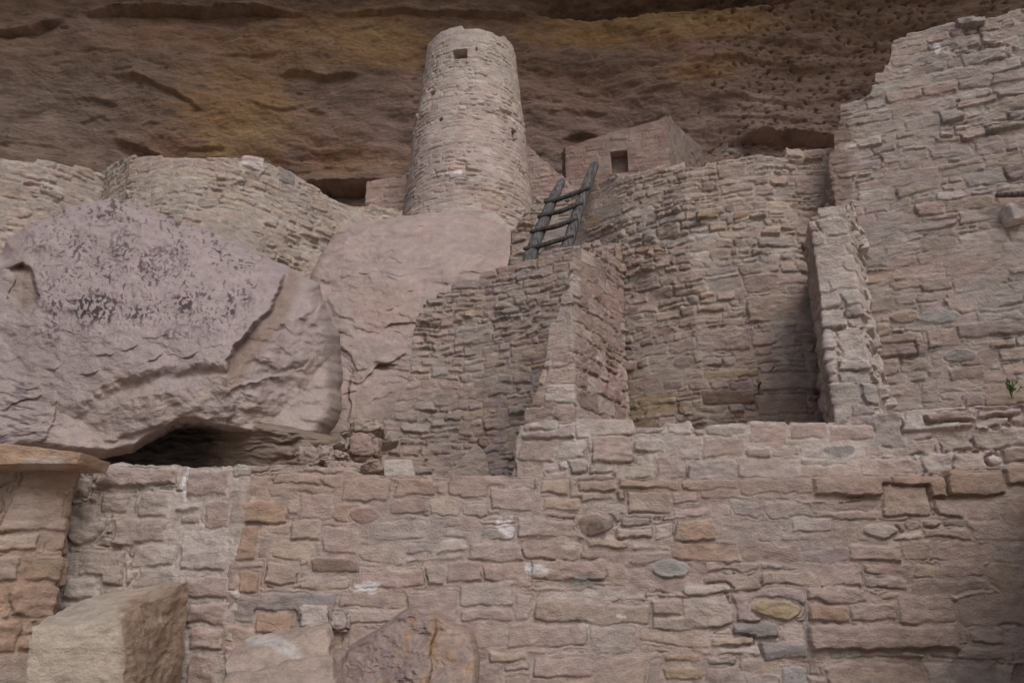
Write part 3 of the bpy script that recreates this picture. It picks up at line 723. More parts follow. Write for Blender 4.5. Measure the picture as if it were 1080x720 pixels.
# =================================================================== MIDDLE: kiva wall, room walls, pier
st_rub = dict(ch=(.08, .17), cw=(1.0, 3.0), split=.28, warp=.075, wf=1.8, bev=.009, relief=.019, joint=.006, gap=.036, tilt=.17, rough=.010, off=.009, dust=.30, crack=.58, out=.07, jit=.13)
A_st = Style(**{**st_rub, 'pal': {'pink': 4, 'grey': 3, 'tan': 4, 'warm': 1, 'pale': 1, 'orange': .25, 'mauve': .4, 'red': .12}, 'mcol': (.46, .395, .335)})
cusA = [('rect', 735, 222, 758, 233, 'yellow', .14), ('rect', 748, 233, 766, 245, 'warm', .06), ('rect', 710, 207, 750, 216, 'warm', .07), ('rect', 757, 172, 786, 190, 'tan', .02),
        ('rect', 760, 193, 795, 206, 'pink', .03), ('rect', 740, 408, 800, 428, 'brown', .02), ('rect', 770, 400, 812, 412, 'mauve', .02), ('rect', 700, 400, 720, 412, 'mauve', .03),
        ('ell', 710, 372, 732, 392, 'tan', .02), ('rect', 795, 392, 880, 412, 'warm', .02), ('rect', 800, 415, 850, 438, 'orange', .02), ('rect', 742, 388, 800, 400, 'yellow', .01),
        ('ell', 655, 338, 690, 352, 'pale', .03), ('rect', 790, 310, 850, 340, 'tan', .03), ('rect', 735, 345, 790, 372, 'pink', .03), ('rect', 715, 330, 760, 345, 'warm', .03),
        ('paint', 640, 410, 720, 450, 'yellow', 0), ('rect', 660, 262, 700, 274, 'grey', .02), ('rect', 735, 320, 765, 330, 'warm', .08), ('rect', 800, 250, 840, 262, 'grey', .04),
        ('rect', 630, 200, 660, 212, 'warm', .05), ('rect', 700, 190, 735, 205, 'warm', .04), ('rect', 840, 185, 870, 205, 'pink', .03)]
A_wall = wall('stone_wall', [(538, 260, 10.9), (605, 250, 10.65), (660, 300, 9.95), (730, 300, 9.4), (820, 300, 9.15), (935, 300, 9.2)],
     [(528, 262), (538, 246), (545, 232), (558, 214), (575, 208), (590, 210), (606, 206), (620, 190), (645, 188), (675, 182), (700, 178), (735, 174), (760, 168), (790, 165), (820, 163), (870, 158), (900, 160)],
     3.0, .0105, A_st, 41, thick=.7, mat=M_mid, customs=cusA)
tag(A_wall, 'broad tan rubble wall with jutting stones behind the ladder and the open room', 'wall')

K_st = Style(**{**st_rub, 'ch': (.07, .14), 'slope': .0, 'pal': {'pink': 3, 'grey': 4, 'tan': 3, 'mauve': .6, 'pale': .3, 'warm': .3}, 'mcol': (.37, .315, .275)})
cusK = [('rect', 540, 360, 585, 385, 'tan', .01), ('paint', 540, 382, 570, 392, 'yellow', 0), ('rect', 560, 250, 600, 262, 'tan', .04), ('rect', 600, 268, 645, 282, 'tan', .05),
        ('rect', 520, 296, 545, 304, 'pale', .03), ('rect', 480, 340, 520, 365, 'grey', .02)]
K_st.bulge = .02
K_wall = wall('stone_wall', [(380, 440, 9.55), (430, 380, 9.62), (470, 380, 9.58), (510, 380, 9.46), (550, 380, 9.26), (600, 330, 8.92), (655, 300, 8.62)],
     [(360, 500), (385, 476), (395, 458), (412, 436), (424, 415), (431, 395), (434, 372), (436, 350), (440, 328), (447, 317), (470, 305), (500, 292), (520, 288), (545, 278), (570, 268), (600, 262), (630, 256), (655, 254)],
     1.8, .0105, K_st, 43, thick=.8, mat=M_mid, customs=cusK)
tag(K_wall, 'curved grey rubble wall of thin stones rising from the boulder to the ladder foot', 'wall')
# buttress standing in front of the corner
B_st = Style(**{**st_rub, 'ch': (.13, .22), 'cw': (1.2, 2.4), 'split': .12, 'relief': .014, 'tilt': .05, 'off': .005, 'out': .02, 'warp': .06, 'pal': {'pink': 4, 'mauve': 1.6, 'tan': 3, 'pale': 2}, 'mcol': (.45, .375, .335), 'dust': .3, 'crack': .5})
def paint_b(C, px, py, U, V):
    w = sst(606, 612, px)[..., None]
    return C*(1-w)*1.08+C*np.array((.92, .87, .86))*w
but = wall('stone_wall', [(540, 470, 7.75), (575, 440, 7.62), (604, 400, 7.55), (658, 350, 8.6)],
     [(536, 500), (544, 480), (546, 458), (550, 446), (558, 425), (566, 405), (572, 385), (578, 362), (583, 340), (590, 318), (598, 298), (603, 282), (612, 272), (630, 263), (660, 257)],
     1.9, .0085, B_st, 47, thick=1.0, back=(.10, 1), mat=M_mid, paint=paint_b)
tag(but, 'broken buttress of reddish squared blocks with a ragged pale end beside the curved wall', 'wall')

# pier between the open room and the right hand wall
Pst = Style(**{**st_rub, 'ch': (.12, .24), 'cw': (.9, 1.9), 'relief': .035, 'tilt': .2, 'warp': .10, 'off': .016, 'pal': {'pale': 8, 'grey': 2, 'pink': .5}, 'mcol': (.54, .48, .44), 'dust': .5})
def paint_p(C, px, py, U, V):
    return C
pier = wall('stone_pier', [(883, 445, 7.4), (923, 445, 7.3), (932, 445, 8.2)], [(846, 228), (855, 222), (880, 220), (905, 224), (915, 226)], 2.4, .0085, Pst, 51, thick=1.7, back=(.36, 1), mat=M_mid, rag=.8)
tag(pier, 'tall narrow pier of pale broken stone beside the dark room corner', 'pier')

# big right-hand wall
R_st = Style(**{**st_rub, 'ch': (.09, .19), 'cw': (1.2, 3.2), 'warp': .07, 'slope': -.0, 'tilt': .14, 'off': .008, 'relief': .014, 'gap': .032, 'crack': .46, 'dust': .36,
                'pal': {'pink': 3, 'grey': 5, 'tan': 2, 'mauve': .8, 'pale': 1}, 'mcol': (.41, .365, .33)})
cusR = [('rect', 935, 92, 972, 111, 'tan', .10), ('rect', 974, 84, 1008, 104, 'pink', .09), ('rect', 1010, 100, 1050, 116, 'pink', .03), ('rect', 992, 143, 1012, 152, 'warm', .02), ('rect', 940, 50, 1000, 74, 'grey', .02),
        ('rect', 1015, 48, 1060, 72, 'grey', .02), ('rect', 955, 120, 990, 140, 'grey', .03), ('ell', 970, 325, 1010, 345, 'bluegrey', .02), ('ell', 996, 366, 1028, 384, 'slate', .02),
        ('rect', 922, 360, 965, 378, 'mauve', .03), ('rect', 980, 345, 1010, 368, 'pink', .04), ('rect', 925, 340, 938, 356, 'tan', .03), ('rect', 1006, 290, 1040, 310, 'grey', .06),
        ('ell', 940, 325, 968, 343, 'tan', .05), ('rect', 1010, 335, 1080, 358, 'mauve', .05), ('rect', 1040, 400, 1100, 430, 'tan', .05), ('rect', 1000, 385, 1038, 402, 'mauve', .03),
        ('paint', 986, 45, 991, 60, 'white', 0), ('paint', 1034, 60, 1040, 70, 'pale', 0)]
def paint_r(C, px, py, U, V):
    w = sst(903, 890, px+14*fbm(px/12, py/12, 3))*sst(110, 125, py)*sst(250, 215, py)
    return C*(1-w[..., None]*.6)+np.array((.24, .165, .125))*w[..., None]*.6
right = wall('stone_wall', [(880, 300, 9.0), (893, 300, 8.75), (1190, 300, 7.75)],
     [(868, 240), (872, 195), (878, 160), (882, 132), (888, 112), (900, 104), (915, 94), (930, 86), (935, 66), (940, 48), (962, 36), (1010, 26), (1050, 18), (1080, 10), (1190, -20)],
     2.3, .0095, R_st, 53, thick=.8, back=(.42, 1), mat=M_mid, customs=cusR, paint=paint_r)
tag(right, 'tallest right-hand wall of greyish coursed stone with a stepped broken left edge', 'wall')

# low wall in front of the room
L_st = Style(**{**st_rub, 'ch': (.12, .22), 'cw': (1.1, 2.6), 'split': .2, 'warp': .06, 'relief': .016, 'tilt': .12, 'off': .009, 'gap': .04, 'pal': {'pink': 2, 'grey': 4, 'tan': 3, 'pale': 4}, 'mcol': (.50, .44, .40)})
cusL = [('rect', 625, 459, 668, 489, 'pink', .04), ('rect', 668, 462, 700, 478, 'pale', .04), ('rect', 790, 445, 830, 467, 'pink', .03), ('rect', 835, 445, 872, 462, 'pink', .03),
        ('rect', 875, 448, 922, 464, 'pink', .03), ('rect', 745, 448, 786, 460, 'grey', .03), ('ell', 870, 466, 903, 483, 'slate', .03), ('rect', 976, 432, 1026, 447, 'pink', .10), ('rect', 1030, 430, 1078, 440, 'pink', .06),
        ('ell', 1040, 478, 1056, 492, 'pale', .06), ('rect', 1058, 470, 1090, 488, 'brown', .03), ('rect', 552, 442, 590, 456, 'pale', .06)]
low = wall('stone_wall', [(546, 480, 6.6), (640, 480, 6.35), (800, 480, 6.3), (925, 480, 6.25), (1190, 480, 5.7)],
     [(540, 470), (550, 452), (575, 446), (610, 445), (670, 448), (740, 449), (800, 444), (870, 446), (925, 441), (975, 434), (1080, 429), (1190, 420)],
     1.75, .0078, L_st, 57, rag=.35, thick=.5, mat=M_near, customs=cusL)
tag(low, 'low parapet wall of pale pink blocks across the open room and pier foot', 'wall')

# =================================================================== FRONT WALLS
F_st = Style(cus=.6, ch=(.10, .19), cw=(1.3, 3.4), split=.25, warp=.075, wf=1.6, bev=.007, relief=.010, joint=.006, gap=.024, tilt=.06, rough=.006, off=.007, dust=.30, crack=.58, out=.02, jit=.13,
             pal={'pink': 4, 'grey': 4, 'tan': 2.5, 'orange': .7, 'red': .35, 'mauve': 1, 'pale': .8, 'warm': .8, 'brown': .12, 'slate': .15}, mcol=(.41, .345, .31), bulge=.02)
cusF = [('rect', 249, 528, 303, 552, 'orange', .03), ('ell', 366, 534, 402, 553, 'red', .015), ('rect', 328, 588, 382, 605, 'brown', .022), ('rect', 360, 503, 414, 529, 'pink', .02),
        ('rect', 416, 504, 460, 524, 'red', .012), ('rect', 412, 525, 452, 542, 'red', .01), ('rect', 515, 512, 562, 540, 'pink', .02), ('rect', 568, 504, 600, 522, 'warm', .02), ('rect', 572, 524, 612, 540, 'warm', .015),
        ('rect', 610, 506, 650, 517, 'pink', .03), ('rect', 653, 505, 716, 517, 'warm', .035), ('rect', 718, 505, 776, 516, 'pink', .03), ('rect', 780, 505, 854, 521, 'pink', .035),
        ('rect', 857, 503, 935, 523, 'pink', .10), ('rect', 938, 502, 996, 526, 'orange', .08), ('rect', 999, 496, 1056, 524, 'orange', .10), ('rect', 1060, 490, 1130, 512, 'orange', .09),
        ('rect', 660, 518, 708, 542, 'tan', .012), ('ell', 610, 540, 648, 565, 'brown', .012), ('rect', 655, 543, 688, 556, 'mauve', .01), ('rect', 834, 545, 876, 562, 'pale', .025), ('ell', 908, 550, 944, 568, 'pale', .04),
        ('rect', 536, 656, 620, 684, 'pink', .02), ('rect', 620, 566, 664, 578, 'warm', .02), ('ell', 690, 590, 726, 610, 'bluegrey', .012), ('ell', 720, 614, 772, 628, 'pale', .02),
        ('rect', 686, 630, 720, 648, 'tan', .02), ('ell', 792, 630, 846, 654, 'yellow', .03), ('rect', 774, 656, 820, 674, 'slate', .035), ('rect', 852, 637, 893, 656, 'orange', .03), ('rect', 803, 676, 850, 696, 'slate', .02),
        ('rect', 824, 702, 852, 725, 'bluegrey', .01), ('rect', 750, 670, 796, 682, 'warm', .02), ('rect', 700, 690, 740, 698, 'orange', .02), ('rect', 852, 658, 1010, 686, 'pink', .10), ('rect', 896, 634, 945, 654, 'pink', .02),
        ('rect', 700, 702, 742, 716, 'yellow', .02), ('rect', 745, 692, 776, 702, 'slate', .015), ('rect', 930, 512, 975, 545, 'tan', .02), ('rect', 850, 620, 912, 636, 'pink', .03),
        ('rect', 484, 612, 544, 640, 'grey', .02), ('rect', 484, 640, 540, 655, 'pink', .02), ('rect', 468, 592, 510, 615, 'mauve', .01), ('rect', 304, 548, 340, 570, 'tan', .02), ('rect', 340, 555, 380, 585, 'pink', .02),
        ('rect', 249, 554, 276, 590, 'orange', .02), ('rect', 278, 590, 318, 618, 'tan', .02), ('rect', 270, 644, 312, 668, 'orange', .025), ('rect', 314, 520, 352, 548, 'pink', .015), ('rect', 250, 600, 276, 628, 'orange', .01),
        ('rect', 560, 590, 640, 612, 'pink', .012), ('rect', 650, 556, 690, 568, 'tan', .02), ('rect', 560, 690, 625, 715, 'pink', .02), ('rect', 515, 686, 556, 700, 'warm', .02),
        ('paint', 523, 541, 544, 566, 'white', 0), ('paint', 373, 613, 405, 626, 'white', 0), ('paint', 553, 592, 582, 608, 'white', 0), ('paint', 592, 568, 612, 580, 'pale', 0), ('paint', 610, 652, 624, 668, 'pale', 0),
        ('paint', 618, 548, 640, 570, 'dark', 0), ('paint', 600, 606, 640, 620, 'slate', 0), ('paint', 1000, 688, 1060, 730, 'slate', 0), ('paint', 420, 585, 440, 592, 'pale', 0), ('paint', 604, 605, 612, 622, 'bluegrey', 0), ('paint', 648, 648, 662, 652, 'white', 0)]
def paint_f(C, px, py, U, V):
    def mix(C, c, w): w = np.clip(w, 0, 1)[..., None]; return C*(1-w)+np.array(c)*w
    n = fbm(px/40, py/26, 81, 3)
    C = mix(C, (.40, .285, .225), sst(360, 250, px+60*n)*.28)
    C = mix(C, (.34, .25, .19), sst(840, 1010, px+90*n-(py-600)*.2)*.38)      # browner towards the right-hand end
    C = mix(C, (.395, .31, .275), sst(500, 560, px)*sst(800, 700, px)*.12)
    tl = np.interp(px, [540, 700, 860, 940, 1000, 1060, 1240], [503, 505, 503, 501, 495, 491, 488])
    C = mix(C, (.37, .27, .22), sst(tl+21, tl+16, py+5*fbm(px/18, py/9, 83, 2))*sst(560, 640, px)*.5)
    wtop = sst(498, 500, py)*sst(530, 515, py+10*n)*sst(250, 300, px)*sst(560, 480, px)
    return mix(C, (.40, .27, .20), wtop*.35)
front = wall('stone_wall', [(247, 600, 4.42), (400, 600, 4.45), (700, 600, 4.55), (1240, 600, 4.5)],
     [(247, 490), (262, 489), (320, 490), (352, 494), (400, 502), (470, 503), (540, 503), (620, 503), (700, 505), (780, 505), (860, 503), (940, 501), (1000, 495), (1060, 491), (1240, 488)],
     -.05, .0052, F_st, 61, thick=.38, mat=M_near, customs=cusF, paint=paint_f, rag=.35)
tag(front, 'long pink masonry wall along the front with white flecks and darker right end', 'wall')
# recessed pale stretch with the pilaster
W_st = Style(ch=(.12, .24), cw=(.9, 1.9), split=.2, warp=.11, wf=2.0, bev=.012, relief=.018, joint=.008, gap=.028, tilt=.08, rough=.010, off=.008, dust=.4, crack=.45, out=.03,
             pal={'grey': 4, 'pale': 5, 'pink': .8}, mcol=(.49, .44, .40), bulge=.03)
cusW = [('ell', 64, 530, 118, 576, 'pale', .035), ('rect', 103, 491, 190, 514, 'pink', .06), ('rect', 120, 546, 182, 576, 'grey', .04), ('rect', 80, 578, 136, 620, 'grey', .03), ('rect', 140, 572, 190, 600, 'pale', .03),
        ('rect', 70, 502, 98, 526, 'grey', .03), ('rect', 104, 520, 140, 544, 'grey', .02), ('rect', 144, 518, 182, 546, 'grey', .025), ('rect', 196, 494, 246, 524, 'pink', .04), ('rect', 216, 528, 246, 558, 'pink', .02),
        ('rect', 182, 530, 214, 541, 'pale', .04), ('rect', 190, 543, 212, 554, 'pink', .03), ('rect', 188, 556, 246, 604, 'pale', .03), ('rect', 194, 606, 246, 632, 'pink', .015), ('rect', 196, 634, 244, 660, 'pink', .02),
        ('rect', 200, 662, 240, 686, 'pink', .02), ('rect', 196, 690, 236, 725, 'pink', .01), ('rect', 66, 608, 110, 634, 'pale', .03), ('paint', 190, 492, 202, 530, 'white', 0)]
def paint_w(C, px, py, U, V):
    return C
rec = wall('stone_wall', [(30, 600, 4.50), (140, 600, 4.49), (250, 600, 4.41)], [(20, 494), (100, 492), (104, 488), (190, 489), (200, 492), (251, 491)],
     -.05, .0055, W_st, 63, thick=.35, mat=M_near, customs=cusW, rag=.7)
tag(rec, 'pale grey mortared stretch of wall with rounded stones and a squared corner', 'wall')
# left end, orange blocks
O_st = Style(ch=(.12, .19), cw=(1.2, 2.4), split=.1, warp=.05, wf=1.7, bev=.010, relief=.020, joint=.007, gap=.025, tilt=.06, rough=.009, off=.008, dust=.30, crack=.35, jit=.12,
             pal={'orange': 5, 'tan': 3, 'warm': 2.5, 'brown': .3}, mcol=(.36, .275, .215))
cusO = [('rect', 30, 494, 64, 516, 'orange', .05), ('rect', -10, 494, 26, 514, 'brown', .05), ('rect', 0, 520, 60, 545, 'orange', .05), ('rect', 6, 552, 58, 574, 'orange', .06), ('rect', -30, 552, 4, 574, 'tan', .05),
        ('rect', -10, 578, 56, 598, 'orange', .09), ('rect', -5, 603, 50, 620, 'orange', .055), ('rect', 4, 626, 46, 648, 'tan', .04), ('rect', 26, 655, 55, 690, 'tan', .04)]
ol = wall('stone_wall', [(-560, 600, 3.45), (-240, 600, 3.75), (20, 600, 4.12), (62, 600, 4.25)], [(-560, 455), (-240, 470), (-10, 486), (30, 488), (64, 490)], -.05, .0055, O_st, 65, thick=.45, back=(-.55, 1), mat=M_near, customs=(), rag=.5)
tag(ol, 'orange tan block wall end at the far left carrying a flat slab', 'wall')
# wall added out of view at the right to shade the front wall's corner
S_st = Style(ch=(.12, .22), relief=.03, pal={'tan': 3, 'brown': .5, 'pink': 3, 'orange': 1}, mcol=(.34, .27, .22))
shade_wall = wall('stone_wall', [(1270, 600, 2.7), (1165, 600, 4.6)], [(1270, 330), (1165, 420)], -.05, .02, S_st, 67, thick=.4, back=(1, .3), mat=M_near, rag=.5)
tag(shade_wall, 'brown wall added out of view at the right to shade the front wall', 'wall')

# =================================================================== LOOSE BLOCKS AND SLABS
def colmix(c2, thr, ax=0, s=3.0, seed=5, w=.8, c3=None):
    def f(C, p):
        k = sst(thr-.1, thr+.1, fbm(p[..., 0]*s+p[..., 1]*s*.6, p[..., 2]*s, seed, 4))[..., None]*w
        return C*(1-k)+np.array(c2)*k
    return f
# flat slab on the left wall end
o = rock_box('stone_slab', quad_block([(-90, 490), (82, 489), (87, 478), (-80, 457)], [3.7, 4.05, 4.05, 3.7], .3), M_near, (.46, .325, .24), n=80, rough=.007, seed=2, bev=.015, colf=colmix((.50, .44, .40), .15, w=.8))
tag(o, 'flat orange sandstone slab lying on the left wall end', 'slab')
# big squared block lower left: pale face with brown side
f = [P(22, 745, 3.55), P(131, 745, 3.62), P(128, 653, 3.66), P(30, 661, 3.62)]
bk = [P(60, 745, 4.5), P(190, 745, 4.35), P(196, 612, 4.30), P(112, 622, 4.5)]
def cb(C, p):
    px, py = proj(p[..., 0], p[..., 1], p[..., 2])
    e = sst(120, 134, px+4*fbm(py/6, px/6, 4))*sst(628, 640, py-(px-130)*-.4)
    k = e[..., None]*.85
    n = sst(-.2, .25, fbm(px/12, py/10, 91, 3))[..., None]
    return C*(1-k)+(np.array((.37, .275, .205))*(1-n)+np.array((.29, .20, .145))*n)*k
o = rock_box('sandstone_block', f+bk, M_near, (.47, .40, .335), n=90, rough=.022, seed=8, bev=.035, colf=cb)
tag(o, 'large squared block with pale front and brown side in the lower left corner', 'stone block')
# block leaning left of the boulder piece, lower middle-left
f = [P(232, 722, 3.95), P(352, 700, 4.0), P(346, 662, 4.1), P(236, 690, 4.08)]
bk = [P(236, 722, 4.42), P(352, 690, 4.42), P(348, 657, 4.42), P(262, 672, 4.42)]
o = rock_box('sandstone_block', f+bk, M_near, (.43, .345, .30), n=60, rough=.018, seed=12, bev=.08, colf=colmix((.62, .59, .57), .22, seed=18, w=.8))
tag(o, 'long tilted pink block with a pale scar lying against the foot of the front wall', 'stone block')
f = [P(226, 752, 3.85), P(352, 745, 3.85), P(352, 690, 3.98), P(232, 712, 3.93)]
o = rock_box('sandstone_block', f+[q+np.array([0, .5, 0]) for q in f], M_near, (.40, .32, .28), n=40, rough=.018, seed=13, bev=.08)
tag(o, 'pink block under the tilted one cut off by the bottom of the photo', 'stone block')
def stone(name, px, py, w, h, Y, dep, col, seed, label, group=None, rough=.02, bev=.5, tilt=0, n=22, shape=None, mat=None):
    c = [(-w/2, h/2), (w/2, h/2), (w/2, -h/2), (-w/2, -h/2)] if shape is None else shape
    ca, sa = math.cos(tilt), math.sin(tilt)
    c = [(px+x*ca-y*sa, py+x*sa+y*ca) for x, y in c]
    o = rock_box(name, quad_block(c, Y, dep), mat or M_near, col, n=n, rough=rough, seed=seed, bev=bev)
    tag(o, label, 'stone', group); return o
stone('stone_block', 329, 650, 30, 25, 4.36, .18, PAL['pale']*.93, 201, 'small squared pale stone set beside a round one above the tilted block', rough=.008, bev=.25)
stone('round_stone', 356, 655, 23, 26, 4.36, .16, PAL['grey']*1.05, 202, 'rounded knob of grey stone next to the small squared pale stone', rough=.012, bev=.95)
# boulder at the bottom
def b3f(h, x, y):
    h += .05*fbm(x/30, y/22, 151, 4)+.012*fbm(x/7, y/5, 152, 3)
    h = ledge(h, x, y, [(408, 735), (430, 690), (436, 660), (433, 640)], -.05, 22, .05, 26, soft=2)
    h = ledge(h, x, y, [(455, 735), (452, 690), (462, 660), (455, 644)], .05, 16, .06, 18, soft=2)
    return h
def b3c(px, py):
    C = np.array((.345, .265, .245))+0*px[..., None]
    def mix(C, c, w): w = np.clip(w, 0, 1)[..., None]; return C*(1-w)+np.array(c)*w
    C = mix(C, (.38, .29, .245), sst(432, 456, px))
    for pl, ww in (([(400, 735), (415, 700), (430, 680), (434, 655)], 5), ([(448, 735), (452, 700), (458, 670), (460, 645)], 4), ([(470, 690), (495, 706)], 4)):
        d = np.abs(polydist(px+3*fbm(px/8, py/8, 5), py, pl)[0]); C = mix(C, (.36, .225, .125), sst(ww+3, ww-3, d)*.7*sst(-.3, .2, fbm(px/14, py/14, 8)))
    C = mix(C, (.27, .215, .215), sst(.05, .3, fbm(px/25, py/30, 9, 3))*.6)
    return C*(1+.14*fbm(px/7, py/7, 10, 4))[..., None]
o = boulder('boulder', [(346, 760), (356, 695), (368, 680), (400, 662), (428, 641), (436, 639), (448, 648), (462, 644), (476, 655), (500, 664), (506, 690), (504, 760)], (430, 705),
            lambda px, py: 3.95+(720-py)/90*.35+.15*np.abs((px-440)/70)**1.5, .22, b3f, b3c, M_near, na=360, nr_=130, seed=15, back=.15, edge=.10, jag=1.2)
tag(o, 'ridged pink boulder with rusty seams at the bottom of the front wall', 'boulder')

# rubble heap left of the curved wall
GR = 'loose stones heaped between boulder and curved wall'
sp = [(380, 470, 34, 30, 6.4, .3, (.37, .275, .245), 'round pinkish stone in the middle of the rubble heap', .85, 0),
      (385, 449, 34, 16, 6.7, .3, (.42, .345, .30), 'pointed stone topping the rubble heap', .5, -.1),
      (322, 482, 22, 22, 6.0, .3, (.40, .32, .285), 'squarish block at the left end of the rubble heap next to the hollow', .25, .03),
      (340, 479, 15, 18, 6.05, .3, (.40, .325, .29), 'upright block second from the left in the rubble heap', .25, -.05),
      (353, 469, 20, 5, 6.3, .25, (.42, .35, .30), 'thin flat stone jutting at the left of the round pinkish stone', .3, -.1),
      (354, 479, 18, 6, 6.2, .25, (.40, .33, .29), 'thin flat stone below another beside the round pinkish stone', .3, .05),
      (352, 490, 24, 7, 6.0, .25, (.41, .33, .28), 'long low stone at the foot of the rubble heap', .3, .0),
      (374, 494, 44, 11, 5.9, .3, (.43, .34, .29), 'flattish warm stone under the round pinkish stone', .4, .05),
      (392, 492, 22, 15, 5.85, .25, (.38, .28, .24), 'reddish stone touching the pale square slab', .5, -.1),
      (366, 456, 16, 10, 6.8, .25, (.41, .34, .30), 'small stone at the upper left of the rubble heap', .5, .2),
      (404, 463, 22, 12, 6.9, .3, (.40, .33, .29), 'angular stone at the upper right of the rubble heap', .4, -.3)]
for i, (x, y, w, h, Y, dep, col, lab, bv, tl) in enumerate(sp):
    stone('rubble_stone', x, y, w, h, Y, dep, col, 300+i*5, lab, GR, rough=.022, bev=bv, tilt=tl)
stone('stone_slab', 420, 494, 34, 20, 5.0, .07, (.56, .49, .45), 380, 'pale square slab standing upright on the front wall top', rough=.004, bev=.12, shape=[(-15, 10), (18, 11), (14, -10), (-17, -9)])
stone('leaning_stone', 490, 482, 54, 46, 8.3, .6, (.36, .30, .27), 390, 'large slanted stone leaning against the foot of the curved wall', rough=.02, bev=.12, shape=[(-34, 34), (30, 34), (22, -4), (10, -16)], n=50, mat=M_mid)

# =================================================================== LADDER
def tube(pts, rad, seed, name, mat, parent, nseg=10, sub=8, wob=.01, flat=0):
    pts = [np.array(p, float) for p in pts]; Lk = len(pts)
    n = (Lk-1)*sub+1; t = np.linspace(0, Lk-1, n); i = np.minimum(t.astype(int), Lk-2); f = t-i
    c = np.array([pts[a]*(1-b)+pts[a+1]*b for a, b in zip(i, f)])
    c[:, 0] += wob*fbm(t*1.1, t*0, seed, 2)*2; c[:, 1] += wob*fbm(t*1.1, t*0+5, seed, 2)*2; c[:, 2] += wob*fbm(t*1.1, t*0+9, seed, 2)*2
    d = pts[-1]-pts[0]; d /= np.linalg.norm(d); a = np.cross(d, (0, 0, 1)); a = a if np.linalg.norm(a) > .1 else np.cross(d, (0, 1, 0)); a /= np.linalg.norm(a); b = np.cross(d, a)
    ang = np.linspace(0, 2*math.pi, nseg, endpoint=False)
    T, A = np.meshgrid(t, ang, indexing='ij')
    R = np.interp(t, np.linspace(0, Lk-1, len(rad)), rad)[:, None]*(1+.14*fbm(T*1.5, A*.8, seed+4, 3)+.10*fbm(A*2.2, T*.2, seed+5, 2))
    R[0] *= .7; R[-1] *= .7
    X = c[:, None]+R[..., None]*(np.cos(A)[..., None]*a+np.sin(A)[..., None]*b)
    X = np.concatenate([c[0]+0*X[:1], X, c[-1]+0*X[:1]], 0)
    return mesh_grid(name, X, np.ones(X.shape)*WC, mat, closed_u=True, parent=parent)
def wood_mat(name, c1, c2):
    m = bpy.data.materials.new(name); m.use_nodes = True; nt = m.node_tree; N = nt.nodes; L = nt.links
    b = N['Principled BSDF']; b.inputs['Roughness'].default_value = .85; b.inputs['Specular IOR Level'].default_value = .2
    tc = N.new('ShaderNodeTexCoord'); mp = N.new('ShaderNodeMapping'); mp.inputs['Rotation'].default_value = (math.radians(20), math.radians(-24), 0); mp.inputs['Scale'].default_value = (34, 34, 3)
    n = N.new('ShaderNodeTexNoise'); n.inputs['Scale'].default_value = 1; n.inputs['Detail'].default_value = 6; r = N.new('ShaderNodeValToRGB')
    r.color_ramp.elements[0].position = .35; r.color_ramp.elements[0].color = (*c1, 1); r.color_ramp.elements[1].position = .68; r.color_ramp.elements[1].color = (*c2, 1)
    L.new(tc.outputs['Object'], mp.inputs[0]); L.new(mp.outputs[0], n.inputs['Vector']); L.new(n.outputs[0], r.inputs[0]); L.new(r.outputs[0], b.inputs['Base Color'])
    bp = N.new('ShaderNodeBump'); bp.inputs['Strength'].default_value = .7; bp.inputs['Distance'].default_value = .02; L.new(n.outputs[0], bp.inputs['Height']); L.new(bp.outputs[0], b.inputs['Normal'])
    return m
WC = np.array((.2, .2, .2))
M_wood = wood_mat('weathered_wood', (.06, .058, .06), (.18, .17, .172)); M_rung = wood_mat('dark_rung_wood', (.03, .028, .03), (.085, .08, .08))
lad = bpy.data.objects.new('wooden_ladder', None); COL.objects.link(lad)
tag(lad, 'weathered grey pole ladder leaning against the rubble wall beside the tower', 'ladder')
def LP(px, py, dY=0):
    Yb, Yt = 9.62, 10.15
    return P(px, py, Yb+(272-py)/100*(Yt-Yb)+dY)
foot = LP(575, 290); lad.location = Vector(foot)
lw = []
lw.append(tube([LP(555, 284), LP(560, 268), LP(574, 232), (LP(585, 206)), LP(594, 190)], [.088, .086, .080, .072, .050], 1, 'pole', M_wood, lad, wob=.006))
lw.append(tube([LP(592, 278), LP(597, 262), LP(607, 232), LP(618, 198), LP(628, 172)], [.086, .084, .080, .074, .060], 7, 'pole', M_wood, lad, wob=.006))
for i, (x0, y0, x1, y1) in enumerate([(552, 262.5, 605, 248.5), (559, 245, 609, 231), (567, 229, 615, 214), (574, 213.5, 622, 198)]):
    xm, ym = (x0+x1)/2, (y0+y1)/2+1.5
    lw.append(tube([LP(x0, y0, -.085), LP(xm, ym, -.10), LP(x1, y1, -.085)], [.026, .033, .033, .026], 20+i*3, 'rung', M_rung, lad, wob=.006, sub=12))
for o in lw: o.location = -Vector(foot)

# timber and pale stone sticking out at the right edge
M_beam = wood_mat('beam_wood', (.08, .07, .065), (.21, .18, .17))
o = tube([P(1050, 206, 8.05), P(1075, 205, 7.88), P(1130, 203, 7.6)], [.03, .036, .036], 55, 'wooden_beam', M_beam, None, wob=.003)
tag(o, 'thin dark timber poking out of the tall wall at the right edge', 'beam')
stone('stone_block', 1072, 220, 22, 24, 7.92, .5, PAL['pale']*1.1, 401, 'pale grey block jutting from the tall wall under the thin timber', rough=.012, bev=.2, shape=[(-2, 13), (14, 11), (14, -8), (-9, -8)], mat=M_mid)

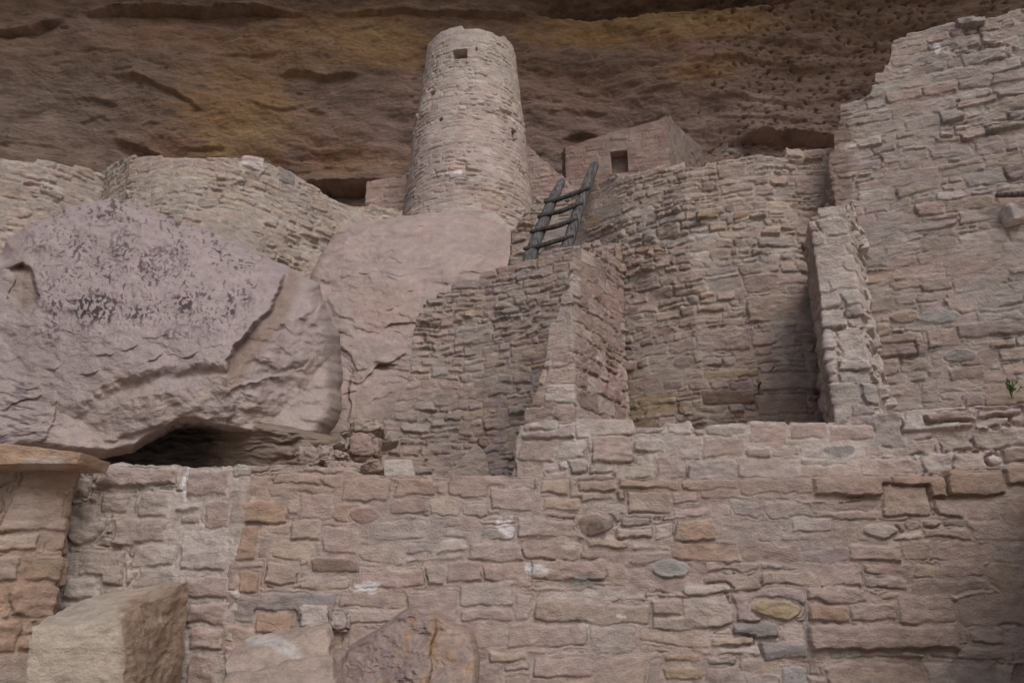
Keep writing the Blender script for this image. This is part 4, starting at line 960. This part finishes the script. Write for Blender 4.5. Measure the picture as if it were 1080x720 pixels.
# =================================================================== PLANTS
def leaf_mat():
    m = bpy.data.materials.new('leaf'); m.use_nodes = True; N = m.node_tree.nodes; L = m.node_tree.links
    b = N['Principled BSDF']; b.inputs['Roughness'].default_value = .6
    n = N.new('ShaderNodeTexNoise'); n.inputs['Scale'].default_value = 30; r = N.new('ShaderNodeValToRGB')
    r.color_ramp.elements[0].color = (.035, .075, .018, 1); r.color_ramp.elements[1].color = (.08, .15, .035, 1)
    L.new(n.outputs[0], r.inputs[0]); L.new(r.outputs[0], b.inputs['Base Color']); return m
M_leaf = leaf_mat()
def plant(px, py, Y, size, n, seed, label):
    root = P(px, py, Y); rg = np.random.RandomState(seed)
    e = bpy.data.objects.new('small_plant', None); COL.objects.link(e); e.location = Vector(root); tag(e, label, 'plant')
    V = []; Q = []
    SV = []; SQ = []
    for i in range(n):
        a = rg.uniform(-1.2, 1.2); el = rg.uniform(.3, 1.4); l = size*rg.uniform(.5, 1)
        d = np.array([math.sin(a)*math.cos(el), -abs(math.cos(a))*math.cos(el)*.7, math.sin(el)]); tip = d*l
        k = len(SV); s = np.array([.0035, 0, 0]); SV += [-s, s, tip+s*.5, tip-s*.5]; SQ.append([k, k+1, k+2, k+3])
        for j in range(7):
            c = tip*rg.uniform(.35, 1.05); ld = d+rg.normal(0, .6, 3); ld /= np.linalg.norm(ld); w = np.cross(ld, rg.normal(0, 1, 3)); w /= np.linalg.norm(w)
            ll = size*rg.uniform(.16, .28); k = len(V); V += [c, c+ld*ll*.5+w*ll*.2, c+ld*ll, c+ld*ll*.5-w*ll*.2]; Q.append([k, k+1, k+2, k+3])
    mesh_raw('leaves', np.array(V), np.array(Q), None, M_leaf, e, False)
    mesh_raw('stem', np.array(SV), np.array(SQ), None, M_leaf, e, False)
plant(1067, 419, 8.06, .19, 12, 1, 'small green plant growing from the wall by the right edge')
plant(800, 412, 8.98, .14, 8, 2, 'tiny green sprig in a joint of the shaded room wall')

# =================================================================== CAMERA, LIGHT
sc = bpy.context.scene
cam = bpy.data.cameras.new('camera'); co = bpy.data.objects.new('camera', cam); COL.objects.link(co)
co.location = (0, 0, CZ); co.rotation_euler = (math.radians(90)+TH, 0, 0)
cam.sensor_width = 36; cam.lens = F/1080*36; cam.clip_end = 2000; cam.clip_start = .05
sc.camera = co
EL, AZ = 44.0, 158.0     # sun elevation; azimuth clockwise from +Y (behind the camera, to the right)
w = bpy.data.worlds.new('World'); sc.world = w; w.use_nodes = True
N = w.node_tree.nodes; L = w.node_tree.links
sky = N.new('ShaderNodeTexSky'); sky.sky_type = 'NISHITA'; sky.sun_disc = False; sky.sun_elevation = math.radians(EL); sky.sun_rotation = math.radians(AZ); sky.air_density = 1.0; sky.dust_density = 4
L.new(sky.outputs[0], N['Background'].inputs['Color']); N['Background'].inputs['Strength'].default_value = .10
sl = bpy.data.lights.new('sun', 'SUN'); so = bpy.data.objects.new('sun', sl); COL.objects.link(so)
sl.energy = 1.2; sl.angle = math.radians(35); sl.color = (1, .965, .935)
az, el = math.radians(AZ), math.radians(EL)
d = Vector((math.sin(az)*math.cos(el), math.cos(az)*math.cos(el), math.sin(el)))
so.rotation_euler = d.to_track_quat('Z', 'Y').to_euler(); so.location = d*50
vs = sc.view_settings
vs.view_transform = 'Standard'; vs.look = 'None'; vs.gamma = 1; vs.use_curve_mapping = False; vs.exposure = -0.10
